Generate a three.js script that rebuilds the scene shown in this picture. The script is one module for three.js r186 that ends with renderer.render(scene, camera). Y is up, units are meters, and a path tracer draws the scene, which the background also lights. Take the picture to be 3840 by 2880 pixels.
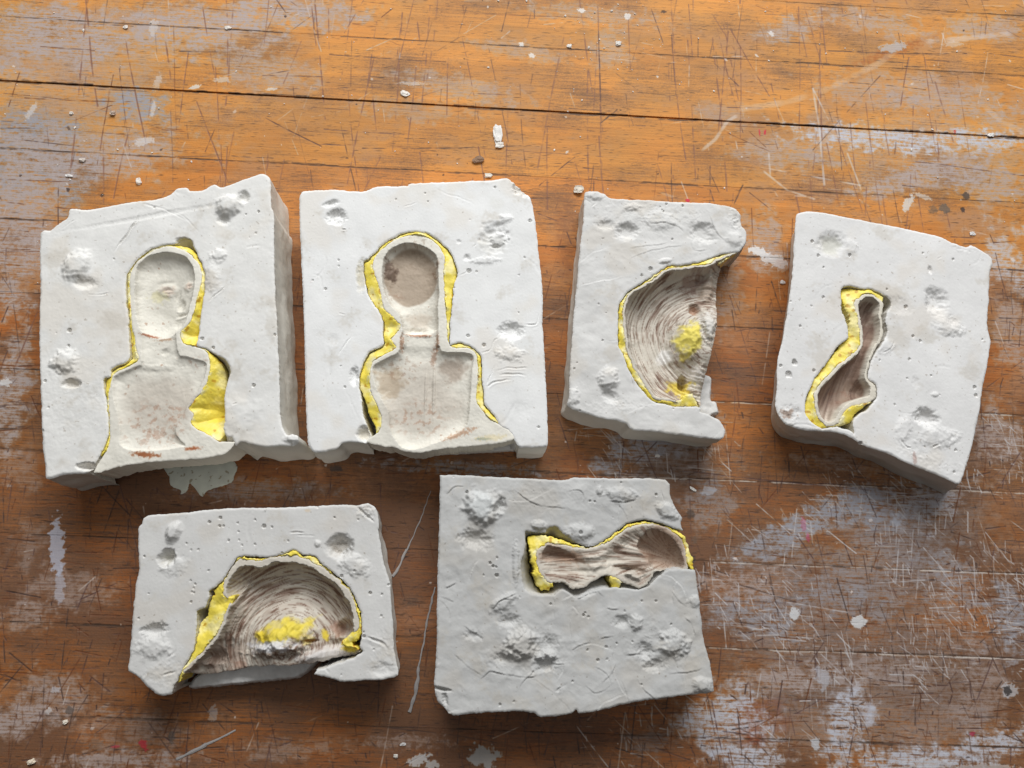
import * as THREE from 'three';
import { mergeGeometries } from 'three/addons/utils/BufferGeometryUtils.js';
import { ImprovedNoise } from 'three/addons/math/ImprovedNoise.js';
import { RectAreaLightUniformsLib } from 'three/addons/lights/RectAreaLightUniformsLib.js';

// ---------------------------------------------------------------- camera, light, exposure
const scene = new THREE.Scene();
const camera = new THREE.PerspectiveCamera(53.0, 4 / 3, 0.01, 20);
camera.position.set(0, 0.5, 0);                         // straight over the origin of the bench top
camera.up.set(-0.00844, 0.22291, -0.9748);
camera.lookAt(0.03687, 0.5 - 0.9741, -0.22307);
const renderer = new THREE.WebGLRenderer({ antialias: true });
renderer.toneMapping = THREE.LinearToneMapping;
renderer.toneMappingExposure = 1.0;
renderer.shadowMap.enabled = true;
RectAreaLightUniformsLib.init();
function panel(color, intensity, w, h, pos, target) {
  const l = new THREE.RectAreaLight(color, intensity, w, h);
  l.position.set(...pos); l.lookAt(...target); scene.add(l); return l;
}
panel(new THREE.Color(0.97, 0.985, 1.0), 9.5, 1.8, 1.0, [0.15, 1.3, -1.6], [0, 0, -0.15]);   // daylight from the window beyond the bench
panel(new THREE.Color(0.98, 0.99, 1.0), 0.68, 2.4, 2.4, [0.2, 2.2, -0.1], [0.2, 0, -0.1]);      // added overhead fill panel, softening the shade on the bench

// ---------------------------------------------------------------- measured shapes, in millimetres on the bench (x right, z towards the viewer)
const MOULDS = [
{"h":38,"seed":1,"ys":0.55,"grow":0.5,"base":[226,224,219],"shear":[2,3],"fl":2.2,"wob":0.5,"p":{"outer":[-279.4,-201.3,-273.4,-202.7,-270.2,-206.2,-264.1,-211.4,-263.4,-216.9,-259.3,-217.9,-253.0,-217.1,-240.8,-219.7,-226.3,-223.1,-211.4,-225.0,-201.8,-228.7,-198.4,-232.5,-192.1,-233.5,-189.2,-231.3,-181.9,-231.8,-174.7,-236.2,-170.7,-234.1,-167.0,-234.9,-159.6,-238.3,-152.2,-241.5,-146.0,-244.2,-141.5,-243.4,-139.0,-239.0,-137.4,-220.9,-135.2,-216.8,-133.6,-192.2,-131.3,-168.2,-129.8,-155.1,-127.5,-135.8,-125.4,-116.7,-123.8,-98.0,-121.8,-80.9,-117.7,-73.4,-114.2,-73.6,-110.9,-72.4,-110.0,-69.4,-111.5,-67.4,-114.4,-66.6,-120.3,-66.6,-132.0,-66.1,-144.0,-69.2,-149.6,-65.0,-164.4,-60.2,-187.4,-57.7,-210.3,-55.2,-228.3,-51.0,-231.6,-49.8,-244.2,-49.2,-249.7,-47.8,-255.2,-46.2,-256.4,-48.0,-257.7,-55.0,-259.6,-62.1,-262.4,-78.7,-264.6,-90.8,-268.5,-115.3,-270.7,-127.8,-272.7,-146.9,-277.0,-179.3],"hole":[-231.4,-38.8,-228.4,-56.3,-225.3,-64.6,-223.4,-73.0,-224.0,-81.4,-226.9,-93.5,-229.9,-104.5,-228.9,-107.6,-225.9,-108.8,-225.6,-113.8,-217.7,-117.6,-215.9,-121.1,-217.4,-130.9,-219.7,-146.2,-222.7,-159.1,-223.9,-170.9,-222.3,-176.7,-217.5,-184.7,-210.5,-191.3,-203.3,-194.1,-196.0,-195.0,-192.6,-198.7,-186.3,-197.8,-181.2,-188.8,-175.9,-178.4,-174.2,-167.6,-174.5,-157.1,-175.0,-146.8,-175.3,-133.9,-175.7,-128.8,-168.9,-125.8,-163.2,-122.7,-156.2,-118.3,-153.9,-111.4,-155.2,-105.2,-156.4,-94.1,-154.9,-84.3,-155.2,-76.4,-152.2,-71.7,-148.8,-69.8,-145.2,-39.1],"yellow":[-225.4,-60.5,-226.0,-61.0,-224.7,-64.6,-222.8,-73.0,-223.5,-81.4,-226.3,-93.5,-229.3,-104.5,-228.5,-107.0,-225.6,-108.3,-225.0,-113.3,-217.1,-117.1,-215.2,-120.9,-216.9,-130.9,-219.1,-146.2,-222.1,-159.1,-223.3,-170.9,-221.8,-176.2,-217.1,-184.2,-210.4,-190.3,-203.3,-193.4,-193.4,-194.2,-186.5,-192.7,-181.7,-187.7,-176.5,-178.2,-175.0,-167.6,-175.3,-157.1,-175.6,-146.8,-175.9,-133.9,-176.3,-128.2,-169.4,-125.1,-164.3,-121.4,-160.2,-115.1,-158.5,-106.4,-157.8,-94.1,-156.4,-84.3,-156.5,-75.8,-158.1,-69.2,-161.7,-70.3,-176.9,-69.6,-200.1,-68.3,-217.4,-67.0],"cream":[-228.5,-50.7,-222.7,-62.2,-221.3,-70.6,-223.0,-85.0,-225.3,-97.2,-224.1,-106.8,-222.7,-110.6,-213.2,-115.9,-210.2,-119.4,-212.4,-128.5,-216.4,-143.7,-219.3,-159.2,-220.7,-174.2,-217.0,-182.6,-207.9,-190.0,-200.7,-192.5,-191.9,-191.3,-184.7,-186.7,-179.5,-180.1,-177.7,-172.9,-178.2,-164.9,-179.2,-157.1,-180.4,-149.3,-183.6,-141.5,-187.4,-137.0,-185.1,-129.4,-176.3,-127.3,-169.9,-123.6,-167.5,-116.3,-168.0,-108.8,-170.3,-101.3,-175.0,-93.9,-178.1,-89.0,-174.6,-85.4,-176.1,-80.5,-172.2,-76.3,-165.5,-73.3,-158.1,-68.6,-149.1,-68.4,-152.9,-62.6,-164.3,-59.9,-175.9,-58.9,-187.4,-57.7,-198.9,-56.9,-210.3,-55.2,-219.3,-52.8],"drip":[-203.9,-60.0,-199.5,-51.1,-197.8,-45.9,-191.8,-43.6,-191.3,-40.6,-187.2,-43.6,-186.7,-47.7,-182.0,-43.6,-178.1,-38.9,-174.5,-43.4,-161.0,-48.1,-158.8,-52.8,-157.5,-59.0,-164.6,-62.5,-187.9,-62.4]},"cav":[[[-217.7,-172.3,-216.7,-180.2,-211.2,-186.0,-202.8,-188.8,-194.1,-188.3,-187.7,-185.7,-183.2,-179.4,-181.2,-171.5,-181.6,-162.3,-183.1,-151.8,-184.9,-142.8,-189.7,-136.3,-196.0,-132.7,-204.5,-133.4,-210.3,-137.4,-214.1,-146.3,-216.9,-159.2],7,14,"h"],[[-208.5,-139.3,-191.3,-139.5,-187.9,-126.2,-181.7,-108.7,-209.1,-108.4,-208.3,-118.4],2.4,8,"n"],[[-223.6,-108.1,-214.3,-113.1,-205.2,-117.2,-193.2,-116.1,-186.0,-121.8,-171.2,-118.2,-168.8,-115.0,-169.9,-107.5,-172.6,-100.1,-177.6,-92.7,-179.2,-87.8,-183.4,-79.2,-183.8,-74.4,-179.8,-69.0,-177.2,-66.1,-195.0,-63.8,-207.8,-63.7,-214.9,-67.0,-217.3,-81.4,-221.1,-91.1,-223.4,-100.9],3,10,"t"]],"feat":[["m",-253.9,-179.7,9.5,11.0,20,3.2,0.5],["p",-248.2,-167.9,8.5,4.8,0,2.2,0.3],["m",-254.0,-117.4,9.5,8.3,0,3,0.8],["p",-247.8,-103.8,6.5,3.3,0,3.5,0.6],["m",-164.6,-221.1,9.4,9.4,20,4,0.4],["p",-155.2,-227.5,4.4,4.8,0,3.5,0.4],["p",-166.9,-211.4,5.0,3.8,30,2,0.3],["p",-189.9,-196.0,6.2,3.0,10,4,0.2],["m",-169.9,-173.0,5.5,12.3,-10,1,0.6],["m",-176.0,-125.0,7.2,1.4,20,1,0.5],["p",-233.3,-53.9,6.9,2.5,0,5,0.5],["m",-112.9,-71.0,7.7,3.3,0,2,0.3],["r",-255.3,-90.9,35.0,46.7,0,0.19,0],["m",-168.1,-187.6,6.2,5.0,0,1.2,0.9],["m",-146.5,-85.6,14.2,14.2,0,0.8,0.5],["p",-209.1,-214.1,62.3,2.2,-12,0.4,0.3],["cm",-199.9,-165.7,7.1,5.1,-5,1.5,0.03],["cp",-199.5,-165.2,4.5,2.8,-5,1.0,0],["cm",-199.2,-164.7,2.9,1.2,-5,0.7,0],["cm",-185.7,-167.9,4.4,3.9,0,1.3,0.03],["cp",-185.3,-167.5,2.7,2.4,0,0.9,0],["cm",-185.2,-167.1,1.7,1.0,0,0.6,0],["cp",-190.1,-155.6,3.2,4.9,0,1.8,0],["cm",-189.7,-151.5,4.1,1.1,0,0.5,0],["cp",-188.2,-148.9,5.6,1.2,-8,0.9,0.1],["cm",-188.2,-147.1,5.8,1.1,-8,0.6,0.1],["cp",-189.8,-142.7,5.3,3.1,0,0.7,0.1],["cp",-193.1,-160.8,2.0,7.6,10,1.0,0],["cp",-200.4,-170.9,7.3,1.7,-8,0.35,0],["cm",-197.8,-114.8,13.1,2.4,0,0.4,0.4],["cp",-195.2,-124.8,3.1,3.1,0,0.6,0.6]],"stroke":[[[-219.0,-215.5,-225.2,-201.5,-232.3,-188.0],0.8,1.3],[[-231.7,-161.6,-237.6,-160.2,-246.1,-160.4],0.5,0.5],[[-221.2,-222.1,-203.2,-217.6,-187.4,-209.0],0.8,0.35],[[-172.1,-155.9,-165.9,-162.5,-161.5,-167.8],0.5,0.6],[[-151.7,-91.6,-148.2,-92.9],0.6,0.6],[[-258.4,-210.5,-267.4,-203.5],0.5,0.4],[[-203.3,-219.0,-191.5,-212.7,-180.5,-202.3],0.6,0.3]],"stainShade":[["c",-199.4,-60.9,9.9,2.3,4,150,82,40,0.9,0.6],["c",-172.4,-64.9,6.4,1.5,-5,165,88,45,0.9,0.5],["c",-205.6,-134.6,6.6,1.1,10,150,80,45,0.85,0.5],["c",-196.0,-132.4,7.2,1.0,-5,165,120,85,0.6,0.6],["c",-193.1,-91.3,30.7,23.6,0,196,186,172,0.75,0.3],["c",-198.9,-162.0,17.1,23.1,0,204,199,186,0.7,0.2],["c",-199.3,-166.0,6.1,4.1,0,206,176,156,0.4,0.5],["c",-186.1,-168.1,3.7,3.2,0,206,176,156,0.5,0.5],["c",-204.9,-161.3,7.3,4.9,0,222,210,140,0.35,0.5],["c",-196.0,-73.1,14.0,8.2,0,176,132,106,0.4,0.9],["c",-196.7,-80.4,23.4,18.8,0,160,112,86,0.45,1.2],["c",-182.5,-79.2,10.6,14.1,0,176,132,106,0.35,1.1],["c",-175.5,-118.7,8.4,4.8,0,170,140,120,0.5,1],["c",-179.7,-139.0,3.6,7.3,0,200,150,20,0.4,1]],"pin":[-253.8,-137.1,1.31,-263.9,-105.1,0.82,-145.0,-217.7,0.76,-139.7,-103.5,1.08,-173.1,-132.7,0.97,-166.0,-127.0,0.84,-252.9,-127.4,0.71,-261.3,-75.1,0.69,-129.1,-135.7,0.73,-210.9,-219.2,0.62,-259.7,-89.0,0.58,-152.8,-215.7,0.5,-145.6,-202.9,0.5]},
{"h":36,"seed":2,"grow":0.9,"base":[231,230,227],"shear":[0,2],"wob":0.25,"p":{"outer":[-120.2,-230.6,-115.8,-233.9,-109.9,-234.7,-96.7,-235.2,-87.0,-234.1,-77.4,-234.7,-70.2,-237.9,-50.9,-238.8,-48.5,-240.2,-19.3,-242.5,3.9,-243.9,13.7,-245.7,17.4,-243.2,22.3,-239.9,28.5,-233.4,30.9,-226.8,33.2,-211.1,34.9,-191.7,37.1,-170.2,36.9,-145.3,37.9,-127.1,38.8,-103.2,39.5,-79.8,39.4,-69.7,37.3,-67.2,23.1,-66.8,0.5,-65.8,-16.4,-64.6,-38.9,-63.9,-54.6,-66.6,-69.3,-68.8,-80.5,-69.5,-85.1,-68.7,-87.0,-66.2,-91.4,-64.2,-100.2,-63.0,-103.4,-64.7,-105.6,-69.8,-107.9,-90.3,-109.9,-113.7,-112.2,-143.6,-115.2,-174.3,-117.9,-199.5],"hole":[-76.3,-51.9,-69.9,-70.0,-68.4,-74.5,-73.4,-85.4,-74.7,-95.2,-76.4,-103.4,-76.8,-111.6,-74.3,-119.9,-71.6,-125.9,-65.6,-129.0,-62.3,-132.0,-63.6,-138.1,-63.9,-146.6,-66.5,-152.7,-70.2,-157.6,-74.0,-164.9,-76.0,-172.4,-77.5,-179.9,-77.2,-185.7,-73.8,-188.3,-70.4,-191.9,-65.6,-197.8,-59.7,-201.9,-52.5,-205.9,-43.9,-206.9,-35.3,-204.9,-27.7,-199.2,-21.6,-192.6,-18.4,-185.1,-16.9,-177.0,-19.2,-170.7,-19.6,-160.7,-20.6,-150.8,-21.0,-138.6,-20.9,-131.5,-16.4,-132.7,-8.9,-130.9,-4.1,-127.1,-1.0,-122.3,-0.9,-112.3,0.3,-102.9,0.9,-93.9,6.7,-87.0,10.6,-80.2,17.4,-75.1,20.8,-52.3],"yellow":[-69.3,-70.0,-65.0,-74.0,-65.2,-79.1,-68.8,-84.8,-72.6,-95.2,-75.7,-103.4,-76.1,-111.6,-73.6,-119.9,-70.5,-125.4,-64.8,-128.4,-61.5,-132.1,-62.9,-138.1,-63.2,-146.6,-65.8,-152.7,-69.5,-157.6,-73.3,-164.9,-75.3,-172.4,-76.8,-179.9,-76.5,-184.9,-73.0,-187.5,-69.6,-191.4,-65.1,-197.2,-59.3,-201.1,-52.3,-205.1,-43.9,-206.2,-35.5,-204.1,-28.2,-198.4,-22.1,-192.1,-19.0,-184.5,-17.6,-177.0,-19.9,-170.7,-20.3,-160.7,-21.3,-150.8,-21.7,-138.5,-21.6,-130.7,-16.3,-131.9,-9.3,-130.2,-4.7,-126.6,-1.7,-121.9,-1.6,-112.3,-0.4,-102.8,0.3,-93.5,6.0,-86.5,9.5,-80.2,0.4,-73.8,-27.8,-69.1,-55.8,-68.9],"cream":[-69.3,-70.2,-62.8,-75.1,-60.8,-81.5,-61.6,-87.2,-64.7,-94.1,-68.4,-102.3,-69.3,-111.7,-67.9,-118.8,-63.5,-122.4,-56.7,-126.1,-53.4,-129.7,-57.0,-134.5,-52.5,-139.4,-51.5,-144.3,-57.5,-150.3,-62.4,-155.2,-64.4,-163.8,-66.5,-171.3,-69.8,-180.0,-69.5,-187.6,-63.8,-194.7,-59.2,-198.6,-52.2,-202.1,-43.8,-203.3,-36.6,-201.5,-30.5,-196.5,-26.2,-189.5,-27.2,-180.6,-26.4,-169.3,-25.5,-155.7,-24.1,-143.4,-23.4,-133.7,-19.8,-128.3,-10.5,-128.4,-5.8,-125.4,-4.6,-119.4,-4.7,-108.7,-5.5,-95.8,-2.0,-90.0,3.8,-83.0,10.6,-79.6,17.4,-75.1,16.3,-71.6,-5.2,-68.6,-18.7,-67.4,-32.2,-65.1,-41.1,-64.1,-49.6,-65.3,-53.6,-67.8,-59.2,-67.8]},"cav":[[[-65.0,-180.1,-64.1,-187.7,-60.2,-194.1,-53.2,-198.0,-44.9,-198.2,-37.7,-195.7,-31.6,-190.7,-29.9,-183.1,-29.4,-173.0,-28.9,-163.0,-29.6,-155.6,-29.3,-140.9,-36.2,-138.4,-43.2,-136.5,-49.6,-138.2,-51.5,-143.1,-52.9,-150.4,-59.5,-157.7,-63.4,-166.3,-64.6,-173.8],8,11,"h"],[[-49.4,-144.3,-30.6,-144.5,-28.8,-131.2,-27.4,-118.0,-50.9,-117.8],3.6,9,"n"],[[-67.8,-117.0,-58.9,-122.5,-53.2,-125.5,-49.9,-131.0,-29.1,-131.2,-26.1,-126.4,-7.5,-125.2,-7.3,-114.6,-7.9,-102.8,-8.8,-88.7,-9.9,-80.6,-16.6,-74.8,-30.0,-69.1,-41.2,-65.4,-49.0,-66.7,-53.7,-72.3,-56.8,-79.2,-57.7,-88.4,-62.5,-96.5,-66.2,-104.6,-67.9,-111.7],4.6,11,"t"]],"feat":[["p",-95.9,-216.0,7.4,6.2,0,4,0.5],["m",-95.4,-214.7,3.3,3.1,0,1.5,0.8],["p",-99.7,-225.1,6.0,2.6,-20,2,0.4],["p",6.0,-203.5,11.4,11.4,20,3,0.7],["m",9.0,-202.9,7.2,5.4,0,2,0.9],["p",6.6,-197.7,3.6,1.7,0,2,0.6],["m",13.8,-216.6,4.9,3.6,0,1,1],["p",-11.3,-189.1,2.6,2.6,0,1.5,0.3],["m",0.7,-187.4,10.8,3.0,-5,0.8,1],["p",16.9,-140.2,9.4,6.5,0,3.2,0.4],["m",16.3,-125.6,10.5,5.8,0,1.2,1],["p",-77.8,-176.1,4.1,12.9,0,1.6,0.3],["p",-79.6,-110.4,3.2,6.6,0,2.6,0.3],["p",-93.8,-133.5,4.6,4.4,0,0.4,0.1],["p",23.6,-237.3,7.4,4.9,35,3,1.4],["p",-71.8,-74.5,5.0,5.6,0,4,0.3],["m",-4.2,-81.8,6.8,4.5,0,1,1.2],["r",23.6,-240.0,8.6,7.4,0,0.9,0],["p",23.2,-90.1,9.2,6.9,0,0.4,0.2],["p",-16.8,-199.9,1.9,1.7,0,0.7,0.2],["cm",-30.8,-102.6,1.1,20.6,0,0.9,0.3],["cm",-35.8,-99.0,0.9,19.4,0,0.8,0.3],["cm",-40.9,-137.7,11.0,1.6,2,0.6,0.5],["cm",-60.3,-180.1,4.1,7.1,0,1,0.6],["cm",-50.0,-133.4,1.6,5.8,0,1,0.4],["cp",-42.1,-140.7,8.1,3.5,0,2,0.1]],"stroke":[[[6.8,-113.8,15.1,-116.3,27.9,-116.2],0.7,0.8],[[8.4,-111.6,17.4,-112.6,27.3,-111.9],0.7,0.8],[[1.9,-103.5,5.9,-107.0,18.6,-109.2],0.7,0.7],[[2.2,-104.1,4.2,-111.2,7.6,-118.4],0.6,0.5],[[-3.5,-124.8,4.6,-128.5,6.9,-134.0,9.3,-135.9],0.6,0.5],[[24.5,-145.2,32.7,-145.3,34.6,-153.3],0.6,0.6],[[-81.9,-136.7,-91.5,-121.6],0.7,0.5],[[-52.8,-223.3,-44.5,-227.4],0.5,0.5],[[-91.3,-151.1,-86.6,-150.0],0.5,0.4],[[-91.7,-207.0,-88.7,-206.7],0.6,0.8],[[-15.9,-177.0,-7.6,-180.9],0.5,0.4],[[-6.6,-196.2,-5.4,-198.8],0.6,0.8]],"stainShade":[["c",-47.2,-177.2,17.9,19.8,0,168,150,130,0.92,0.06],["c",-60.3,-180.1,5.9,9.4,0,96,76,62,0.75,0.8],["c",-31.4,-180.6,3.6,10.7,0,120,92,70,0.6,0.9],["c",-58.0,-163.9,8.2,7.0,0,140,106,84,0.4,1],["c",-41.2,-149.3,10.5,8.2,0,196,182,164,0.6,0.4],["c",-40.9,-137.7,10.4,1.2,2,150,86,52,0.75,0.6],["c",-51.1,-132.2,1.6,6.9,0,140,90,60,0.6,0.8],["c",-29.1,-132.4,1.4,7.0,0,140,90,60,0.6,0.8],["c",-37.5,-96.7,29.6,29.6,0,198,188,174,0.8,0.3],["c",-58.4,-108.2,10.3,13.7,0,172,150,122,0.6,0.7],["c",-18.4,-115.7,11.5,10.4,0,166,150,134,0.75,0.4],["c",-31.3,-124.0,2.3,8.1,5,150,105,80,0.5,0.8],["c",-39.4,-85.1,22.7,14.7,0,150,96,66,0.35,1.3],["c",-51.7,-114.2,14.9,11.5,0,130,90,66,0.35,1.3],["c",-0.1,-71.9,5.7,1.2,0,118,140,138,0.85,0.4],["c",-14.3,-74.9,12.4,2.3,-20,170,110,70,0.5,0.8],["c",5.0,-72.7,12.5,2.3,-5,222,205,160,0.6,0.6],["p",-77.8,-176.1,4.5,13.5,0,196,186,160,0.6,0.4],["p",-111.5,-170.6,4.7,3.5,0,206,186,180,0.5,0.9],["p",-71.8,-74.5,5.0,5.6,0,196,186,160,0.4,0.4],["c",-39.9,-190.6,23.8,21.4,0,150,130,110,0.4,0.9],["p",7.7,-227.0,6.1,5.5,0,224,222,216,0.6,0.3],["p",5.4,-199.0,11.4,10.8,0,206,204,198,0.6,0.5]],"pin":[-100.2,-166.7,0.82,-84.9,-103.5,0.68,6.4,-238.6,0.73,29.3,-215.3,1.09,-10.0,-180.2,1.43,-0.1,-131.1,1.16,-10.0,-136.9,0.93,33.8,-79.2,0.69,25.6,-189.7,0.6,-39.2,-233.4,0.49,-37.2,-227.5,0.48,-93.0,-186.2,0.59,-92.6,-182.2,0.59,-5.2,-179.7,0.6,-19.3,-168.8,0.47]},
{"h":30,"seed":3,"rag":1.3,"grow":0.3,"base":[213,211,207],"shear":[0,0],"wob":0.7,"hub":[146.1,-140.6],"hr":[200,610],"p":{"outer":[67.4,-239.6,72.8,-240.1,79.2,-238.7,82.4,-235.8,91.0,-234.8,107.2,-234.5,128.8,-233.8,150.4,-233.0,162.3,-230.9,167.6,-229.2,170.6,-224.7,170.6,-217.7,173.6,-213.2,173.0,-205.1,169.3,-198.3,161.0,-194.2,157.5,-189.1,149.4,-142.8,143.7,-117.2,139.7,-92.2,148.0,-85.3,151.2,-79.0,149.3,-73.9,144.2,-73.4,131.2,-74.8,111.1,-77.5,93.0,-79.1,89.1,-82.8,83.2,-84.8,71.1,-86.8,63.1,-89.6,56.1,-91.6,52.4,-94.6,53.5,-99.8,54.3,-114.3,55.9,-135.3,57.8,-156.8,60.3,-178.7,62.6,-201.1,65.0,-218.2,66.0,-235.5],"hole":[176.6,-201.8,167.8,-198.8,154.8,-196.7,143.8,-192.0,129.8,-189.0,120.2,-188.5,110.4,-181.7,100.6,-175.1,92.0,-169.3,86.7,-160.4,85.9,-151.7,85.1,-139.9,85.3,-133.3,88.3,-127.7,90.6,-119.6,95.4,-109.9,100.4,-103.6,105.5,-97.3,113.9,-95.1,122.0,-93.6,132.2,-94.0,136.2,-93.0,137.6,-90.1,167.7,-90.3],"yellow":[167.2,-198.9,154.7,-196.0,143.8,-191.3,129.8,-188.3,120.2,-187.6,110.3,-180.8,100.6,-174.1,92.2,-168.4,87.6,-160.4,86.7,-151.7,85.8,-139.9,86.1,-133.5,89.1,-128.2,91.4,-119.8,96.2,-110.5,101.1,-104.3,105.9,-98.1,114.0,-95.9,122.0,-94.4,132.2,-95.0,136.1,-94.0,136.7,-92.7,132.5,-100.4,132.0,-109.7,139.0,-125.6,146.5,-165.6,151.0,-186.7],"cream":[165.6,-198.2,151.3,-192.3,147.9,-189.7,126.5,-186.4,117.9,-184.9,109.2,-177.8,98.4,-171.8,93.2,-168.0,90.4,-160.5,89.2,-151.8,90.2,-140.0,91.0,-131.4,94.7,-120.9,99.5,-111.5,104.3,-103.3,108.0,-99.0,116.1,-97.8,124.2,-98.3,127.5,-101.4,132.6,-102.5,137.7,-101.5,139.5,-97.3,141.6,-106.7,143.9,-120.3,149.4,-142.8,153.9,-165.7,157.1,-190.2,154.4,-191.3],"flange":[137.6,-118.7,150.1,-119.9,151.7,-115.1,150.3,-103.6,154.1,-101.6,154.9,-94.4,149.9,-91.8,149.0,-85.1,137.9,-87.1,132.0,-91.1],"rim":[202.8,-205.6,165.6,-198.2,151.3,-192.3,147.9,-189.7,126.5,-186.4,117.9,-184.9,109.2,-177.8,98.4,-171.8,93.2,-168.0,90.4,-160.5,89.2,-151.8,90.2,-140.0,91.0,-131.4,94.7,-120.9,99.5,-111.5,104.3,-103.3,108.0,-99.0,116.1,-97.8,127.1,-94.2,142.1,-89.1,192.8,-84.4]},"cav":[],"feat":[["p",93.4,-211.8,9.1,6.9,-10,3.5,0.3],["p",143.8,-211.5,10.2,8.6,0,3.2,0.4],["p",79.7,-216.1,7.5,4.3,0,1.5,0.6],["m",116.3,-220.2,12.9,8.6,0,1.2,0.5],["m",78.9,-111.4,7.6,8.7,0,3.2,0.5],["p",79.6,-100.0,7.1,4.1,20,1.6,0.4],["m",72.7,-236.8,7.5,4.3,10,1.4,0.4],["r",167.2,-222.3,6.5,9.8,0,0.9,0],["m",56.3,-99.8,5.1,6.6,0,1.4,1],["r",108.8,-222.4,45.2,14.0,0,0.34,0],["m",98.3,-229.1,7.5,3.2,0,1,1],["m",118.2,-191.3,5.3,2.1,-10,1.2,0.4],["m",165.1,-207.3,6.5,6.5,0,1.5,0.4],["r",83.4,-93.8,25.3,6.1,0,0.38,0],["cm",130.4,-138.3,11.4,17.7,15,3,0.8],["cm",145.6,-149.2,5.2,13.6,5,3,1],["cp",138.9,-161.1,4.2,5.8,0,6,0.2],["cm",149.2,-175.6,5.3,10.6,20,3,0.2],["cp",129.0,-111.8,3.1,5.7,0,8,0.2],["cp",132.9,-97.8,4.1,3.6,0,9,0.2],["cm",138.3,-112.9,6.2,12.4,5,3,0.3],["cm",127.6,-144.7,3.1,2.7,0,1,0.3],["cp",145.4,-183.3,6.4,3.2,-30,4,0.1]],"stroke":[[[106.5,-216.8,117.2,-217.7,127.9,-215.3,133.0,-210.2],0.8,0.6],[[93.0,-199.3,108.0,-201.8,123.1,-204.3],0.8,0.4],[[91.7,-190.3,105.7,-197.3,121.8,-200.9,138.0,-202.3],0.8,0.4],[[74.8,-232.2,70.6,-228.4],0.8,0.9],[[80.1,-191.3,77.7,-181.2],0.6,0.5],[[135.1,-209.1,137.8,-198.9,148.5,-200.2],0.7,0.4],[[102.4,-222.3,111.0,-223.6,121.8,-223.2,131.3,-219.3],0.8,0.4]],"stainShade":[["c",108.5,-161.8,34.6,27.2,-35,120,90,72,0.0,0.5],["c",132.6,-140.4,9.4,15.6,15,232,214,96,0.95,0.55],["c",117.5,-129.6,6.2,6.2,0,226,222,216,0.9,0.5],["c",145.6,-149.2,6.3,14.7,5,210,206,198,0.9,0.6],["c",136.5,-117.1,8.3,7.2,0,214,208,200,0.8,0.5],["c",126.8,-108.6,9.2,7.2,0,224,198,60,0.75,0.7],["c",129.0,-110.8,2.5,4.1,0,150,122,40,0.9,0.4],["c",132.4,-98.3,5.1,4.1,0,216,180,40,0.9,0.3],["c",138.9,-161.1,3.7,5.3,0,160,116,90,0.6,0.4],["c",148.2,-175.5,7.4,11.7,15,178,160,142,0.8,0.5],["c",138.9,-179.9,11.7,7.4,-20,128,96,84,0.5,0.7],["c",127.6,-144.7,3.1,2.5,0,206,192,160,0.8,0.4]],"pin":[108.4,-185.5,1.38,102.4,-181.0,0.84,120.9,-231.9,0.76,118.7,-226.3,0.65,131.9,-230.7,0.76,116.7,-229.7,0.54,117.7,-227.4,0.54,75.5,-136.6,0.62,57.1,-117.9,0.61,123.7,-206.6,0.64,132.9,-186.5,0.53,136.7,-119.7,0.62]},
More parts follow.
